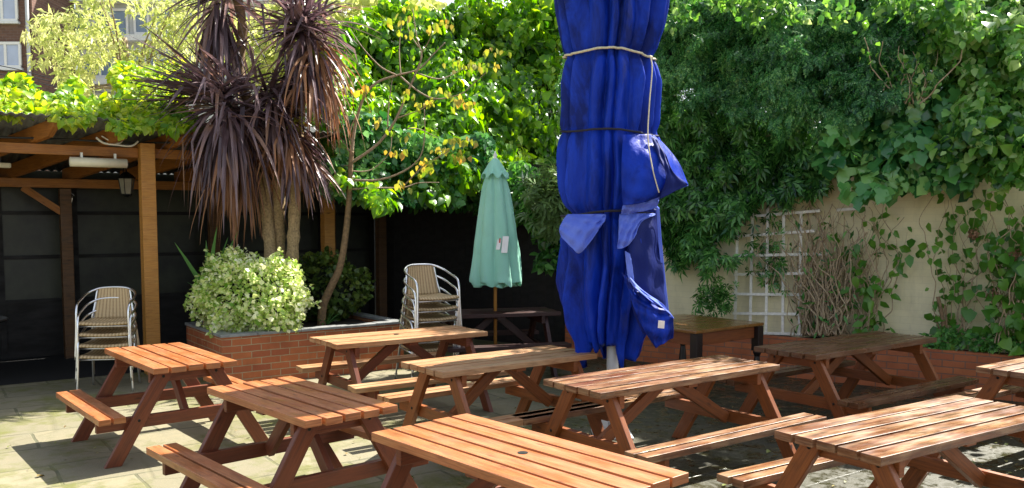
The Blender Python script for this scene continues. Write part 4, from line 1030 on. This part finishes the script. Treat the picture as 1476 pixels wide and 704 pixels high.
# far trees beyond the pergola, on the left
def far_tree(label, cx, base, poly, Y, N, size, mat, templ='ovate', gaps=.35, depth=1.8, seed=3, name='tree'):
    root = empty(name, (at(cx, base, Y).x, Y, 0), 0, label, 'tree'); b0 = Vector((at(cx, base, Y).x, Y, 0))
    lo = np.min(poly, 0); hi = np.max(poly, 0); ng = SN(seed, .06); ne = SN(seed+1, .06)
    X = rng.uniform(lo[0]-15, hi[0]+15, N*5); Yp = rng.uniform(lo[1]-15, hi[1]+15, N*5)
    kp = in_poly(X+14*ne(X, Yp), Yp+14*ne(Yp, X), poly) & ((ng(X, Yp)+rng.normal(0, .3, len(X))) > -1+gaps)
    X, Yp = X[kp][:N], Yp[kp][:N]; d = rays(X, Yp); D = Y+rng.uniform(-depth, depth, len(X))
    P = np.array([0, 0, CH])+d*(D/d[:, 1])[:, None]-np.array(b0)
    leaf_mesh('crown', P, rng.normal(0, .6, (len(X), 3))+np.array([0, 0, -.4]), rng.normal(0, .6, (len(X), 3))+np.array([0, -.3, .6]), size*np.exp(rng.normal(0, .25, len(X))), templ, mat, root)
    z1 = at(cx, (lo[1]+hi[1])/2, Y).z
    MB().tube(smooth_path([(0, 0, 0), (.1, 0, z1*.5), (-.05, 0, z1)], 5), [.16-.1*i/10 for i in range(11)], 8).build('trunk', M['bark_pale'], root, True)
    for i in range(14):
        i0 = rng.integers(0, len(X)); MB().tube(smooth_path([(0, 0, z1*pr.uniform(.5, .95)), Vector(P[i0])*.5+Vector((0, 0, z1*.42)), Vector(P[i0])], 4), [.035, .03, .027, .024, .02, .016, .012, .008, .006], 6).build('branch', M['bark_pale'], root, True)
    return root
far_tree('feathery tree in front of the flats, its pale leaves lightened to look sunlit', 190, 300, [(25, 45), (60, 20), (120, 0), (150, -40), (330, -40), (345, 60), (320, 130), (230, 150), (130, 145), (85, 120), (60, 75)], 17.5, 5200, .17, L_far, 'lance', gaps=.42, depth=1.2, seed=31)
far_tree('pale green tree far behind the spiky palm, lightened to look sunlit and hazy', 520, 250, [(345, 30), (400, -30), (480, -30), (560, -40), (640, -30), (660, 60), (600, 120), (500, 150), (400, 160), (345, 140)], 17, 3900, .2, L_far, 'ovate', gaps=.2, depth=1.5, seed=41)
far_tree('dense green tree behind the creeper at the top of the view', 740, 250, [(650, 10), (700, -35), (800, -60), (960, -60), (965, 90), (820, 110), (680, 90)], 16, 2600, .2, L_bright, 'ovate', gaps=.1, depth=1.2, seed=43)

# ------------------------------------------------------------------ trellis and the plants on it
def wl_at(px, py, off): return on_plane(px, py, W0+WN*off, WN)
tr = empty('trellis', W0-WD*1.0+WN*.04, WA, 'white wooden lattice trellis fixed to the cream wall', 'trellis')
TI = Matrix.Rotation(-WA, 4, 'Z')
def trl(px, py, off): return TI@(wl_at(px, py, off)-(W0-WD*1.0+WN*.04))
for (x0, x1, y0, y1) in ((1064, 1059, 300, 482), (1085, 1081, 300, 482), (1107, 1104, 300, 483), (1130, 1128, 300, 483), (1155, 1152, 305, 483)):
    MB().bar(trl(x0, y0, .13), trl(x1, y1, .13), .034, .014, (1, 0, 0)).build('upright', M['trellis'], tr, bevel=.002)
for (xa, ya, xb, yb_) in ((1062, 314, 1182, 304), (1062, 341, 1174, 333), (1058, 369, 1192, 366), (1058, 396, 1176, 394), (1056, 424, 1158, 425), (1056, 452, 1154, 453), (1080, 480, 1156, 482), (1206, 303, 1234, 301)):
    MB().bar(trl(xa, ya, .146), trl(xb, yb_, .146), .034, .014, (0, 0, 1)).build('slat', M['trellis'], tr, bevel=.002)
def vine_stems(name, label, cat, spec, mat, leafs, templ, size, lm, off=.12):
    """spec: (x0, x1, ytop, ybottom, n, radius) tangled climbing stems on the wall"""
    c = wl_at((spec[0]+spec[1])/2, spec[3], off); base = Vector((c.x, c.y, 0)); root = empty(name, base, 0, label, cat)
    mb = MB(); pos = []
    for i in range(spec[4]):
        x = pr.gauss((spec[0]+spec[1])/2, (spec[1]-spec[0])*.24); o = off+pr.uniform(-.06, .14); y = spec[3]; P = []
        yt_ = pr.uniform(spec[2], spec[2]+(spec[3]-spec[2])*.55); vx = pr.gauss(0, 3)
        while y > yt_:
            q = wl_at(x, y, max(.03, o)); q.z = max(q.z, .47); P.append(q-base); vx = vx*.75+pr.gauss(0, 3.2); x += vx; o += pr.gauss(0, .018); y -= pr.uniform(6, 14)
            o = min(max(o, .04), max(.32, off+.2)); x += ((spec[0]+spec[1])/2-x)*.03
            pos.append(q-base)
        if len(P) > 3:
            P = smooth_path(P, 3); r_ = spec[5]*pr.uniform(.5, 1.5); mb.tube(P, [r_*(1-.6*k/len(P)) for k in range(len(P))], 5)
    mb.build('stems', M[mat], root, True)
    idx = [pr.choice(pos) for _ in range(leafs)]; A = np.array(idx)+rng.normal(0, .05, (leafs, 3)); n3 = np.array(WN)
    A += n3*.03
    leaf_mesh('foliage', A, rng.normal(0, .6, (leafs, 3))+np.array([0, 0, -.8]), n3+rng.normal(0, .5, (leafs, 3))+np.array([0, 0, .4]), size*np.exp(np.clip(rng.normal(0, .3, leafs), -.6, .25)), templ, lm, root)
    return root
vine_stems('vine', 'tangle of dry tan vine stems over the right side of the trellis', 'vine', (1140, 1252, 275, 484, 105, .0095), 'vine', 260, 'lance', .10, L_mid)
vine_stems('vine', 'leafy green vine climbing through the middle of the trellis', 'vine', (1088, 1132, 280, 410, 9, .006), 'vine', 90, 'palm', .11, L_mid, .10)
vine_stems('vine', 'green vine trailing down beside the trellis with round leaves', 'vine', (1215, 1265, 260, 480, 14, .006), 'vine', 130, 'ovate', .12, L_hyd, .14)
vine_stems('vine', 'thin hanging vine with small leaves in front of the bare cream wall', 'vine', (1350, 1412, 255, 490, 13, .006), 'vine', 125, 'broad', .10, L_hyd, .12)
vine_stems('hydrangea', 'climbing hydrangea with large leaves and dead brown flower heads at the right edge', 'hydrangea', (1418, 1535, 255, 495, 30, .010), 'vine', 340, 'broad', .13, L_hyd, .22)
hyd = [o for o in bpy.data.objects if o.name.startswith('hydrangea')][0]
M['deadflower'] = leafmat('dried flower', [(.20, .10, .05), (.34, .2, .1)], .2, .7)
for (px, py, rr) in ((1432, 425, .09), (1404, 338, .06), (1462, 368, .06)):
    c = wl_at(px, py, .34)-hyd.location; n_ = 130; d = nrm(rng.normal(0, 1, (n_, 3)))
    leaf_mesh('flower_head', np.array(c)+d*rr*(.6+.4*rng.random((n_, 1))), rng.normal(0, 1, (n_, 3)), d, np.full(n_, .026), 'round', M['deadflower'], hyd)
vine_stems('vine', 'bare dry vine stems sticking out between the dark creeper and the pale edged climber', 'vine', (1270, 1365, 50, 150, 18, .007), 'vine', 160, 'ovate', .08, L_right, .72)
# ground cover and a dead stump on the right planter
climber('ground_ivy', 'small leaved ivy creeping over the soil of the low planter', 'ivy', [(1330, 480), (1370, 472), (1420, 480), (1476, 486), (1500, 500), (1450, 512), (1390, 506), (1340, 502)], (W0+WN*.2, WN), 420, 'ovate', .06, L_mid, (.02, .12), .03, .06, .2, back=False, seed=61, upn=1.2, ragged=4)
sb = wl_at(1362, 492, .2); so_ = empty('dead_stem', (sb.x, sb.y, 0), 0, 'broken dead brown stem standing in the low planter', 'stem')
for (px, py, r_) in ((1352, 428, .022), (1362, 440, .012), (1345, 455, .008)):
    q = wl_at(px, py, .22)-Vector((sb.x, sb.y, 0)); MB().tube(smooth_path([(0, 0, .45), q*.5+Vector((.02, 0, .24)), q], 5), [r_*1.2]*3+[r_]*8, 7).build('shoot', M['bark'], so_, True)

# fallen leaves on the paving
M['litter'] = leafmat('fallen leaf', [(.10, .06, .02), (.22, .15, .05), (.16, .20, .04), (.34, .28, .10)], .1, .6)
n_ = 900; X = rng.uniform(-4.2, 5, n_); Y = rng.uniform(3.2, 11, n_)
kp = (np.abs(X) < Y*.66) & ((X > -3.4) | (Y < 9.5)) & (rng.random(n_) < .35+.2*(X+3)/3); X, Y = X[kp], Y[kp]; n_ = len(X)
tag(leaf_mesh('fallen_leaves', np.stack([X, Y, np.full(n_, .012)], 1), rng.normal(0, 1, (n_, 3))*np.array([1, 1, .15]), rng.normal(0, .3, (n_, 3))+np.array([0, 0, 1]), .035*np.exp(rng.normal(0, .4, n_)), 'ovate', M['litter']), 'small fallen leaves scattered over the paving', 'leaf litter', None, 'stuff')

# ------------------------------------------------------------------ flats beyond
BY_ = 30.
def bq(px, py): return at(px, py, BY_)
x1 = bq(48, 60).x
fl = empty('brick_flats', (x1, BY_, 0), 0, 'brown brick block of flats with white windows at the far left', 'building')
mb = MB(); mb.box(-9, 0, 0, 2.9, 0, 14); box_uv_vertical(mb.build('wall', M['brick_brown'], fl))
def window(parent, px0, px1, py0, py1, depth, base, n=2, pane='pane_net', fr=.07):
    a = at(px0, py0, depth)-base; b = at(px1, py1, depth)-base
    x0, x1_, z1, z0 = a.x, b.x, a.z, b.z; y = a.y
    w = MB(); w.box(x0, x1_, y-.05, y-.03, z0, z1); wo = w.build('window', M[pane], parent)
    f = MB(); f.box(x0-.02, x1_+.02, y-.09, y-.02, z1-fr, z1+.02); f.box(x0-.02, x1_+.02, y-.09, y-.02, z0-.02, z0+fr)
    for i in range(n+1):
        x = x0+(x1_-x0)*i/n; f.box(x-fr*.6, x+fr*.6, y-.088, y-.021, z0+fr+.001, z1-fr-.001)
    f.build('frame', M['white'], wo)
    s = MB(); s.box(x0-.08, x1_+.08, y-.16, y-.01, z0-.10, z0-.022); s.build('sill', M['slab_white'], wo)
fb = Vector((x1, BY_, 0))
window(fl, -18, 26, -10, 31, BY_, fb); window(fl, -12, 31, 62, 98, BY_, fb)
p = bq(47, 0)
MB().tube([(-.12, -.1, 0), (-.12, -.1, 14)], .06, 8).build('downpipe', M['concrete'], fl, True)
fl2b = Vector((bq(56, 60).x, 33., 0))
fl2 = empty('rendered_flats', fl2b, 0, 'pale rendered block of flats behind the feathery tree', 'building')
mb = MB(); mb.box(-.2, 9.5, 0, 8, 0, 14); mb.build('wall', M['concrete'], fl2)
for (a0, a1, b0, b1, n) in ((58, 128, 14, 54, 3), (62, 100, 76, 118, 2), (136, 185, 14, 54, 2), (195, 215, 20, 50, 1), (225, 250, 14, 40, 1), (120, 170, 76, 112, 2), (190, 250, 72, 112, 3)):
    window(fl2, a0, a1, b0, b1, 33., fl2b, n, 'pane')
for py in (58, 120, 2):
    a = at(54, py, 33.)-fl2b; mb = MB(); mb.box(a.x, 9.6, -.45, -.001, a.z-.1, a.z+.12); mb.build('slab', M['slab_white'], fl2)
M['railblue'] = plain('blue grey rail', (.16, .2, .27), .5)
a = at(60, 95, 33.)-fl2b; b = at(95, 118, 33.)-fl2b
mb = MB()
for i in range(14): x = a.x+(b.x-a.x)*i/13; mb.box(x-.015, x+.015, -.44, -.41, b.z, a.z)
mb.box(a.x, b.x, -.45, -.40, a.z+.001, a.z+.05); mb.build('balcony_rail', M['railblue'], fl2)
for i, (ya, yb2) in enumerate(((96, 118), (102, 122), (108, 128))):
    tag(MB().tube(smooth_path([at(-40, ya-8, 22), at(20, ya+3, 22), at(110, yb2+2, 22), at(240, yb2+10, 22)], 6), .012, 5).build('overhead_wire', M['cable'], None, True), ['highest', 'middle', 'lowest'][i]+' of three grey wires crossing in front of the brick flats', 'wire', 'overhead wires')

# ------------------------------------------------------------------ light
SUN_AZ, SUN_EL = 42., 49.
w = bpy.data.worlds.new('World'); sc.world = w; w.use_nodes = True; nt = w.node_tree
sky = nt.nodes.new('ShaderNodeTexSky'); sky.sky_type = 'NISHITA'; sky.sun_disc = False
sky.sun_elevation = R(SUN_EL); sky.sun_rotation = R(90-SUN_AZ); sky.dust_density = 1.5; sky.ozone_density = 1.0
bg = nt.nodes['Background']; hz = nt.nodes.new('ShaderNodeHueSaturation'); hz.inputs['Saturation'].default_value = .5; nt.links.new(sky.outputs[0], hz.inputs['Color']); nt.links.new(hz.outputs[0], bg.inputs[0]); bg.inputs[1].default_value = .094
sun = bpy.data.lights.new('sun', 'SUN'); so = bpy.data.objects.new('sun', sun); COL.objects.link(so)
sun.energy = 5.0; sun.angle = R(.5); sun.color = (1, .95, .86)
d = Vector((math.cos(R(SUN_EL))*math.cos(R(SUN_AZ)), math.cos(R(SUN_EL))*math.sin(R(SUN_AZ)), math.sin(R(SUN_EL))))
so.rotation_euler = d.to_track_quat('Z', 'Y').to_euler(); so.location = d*30
vs = sc.view_settings; vs.view_transform = 'Standard'; vs.look = 'None'; vs.gamma = 1; vs.use_curve_mapping = False; vs.exposure = 1.6
sc.cycles.use_denoising = True; sc.cycles.max_bounces = 8; sc.cycles.transparent_max_bounces = 4
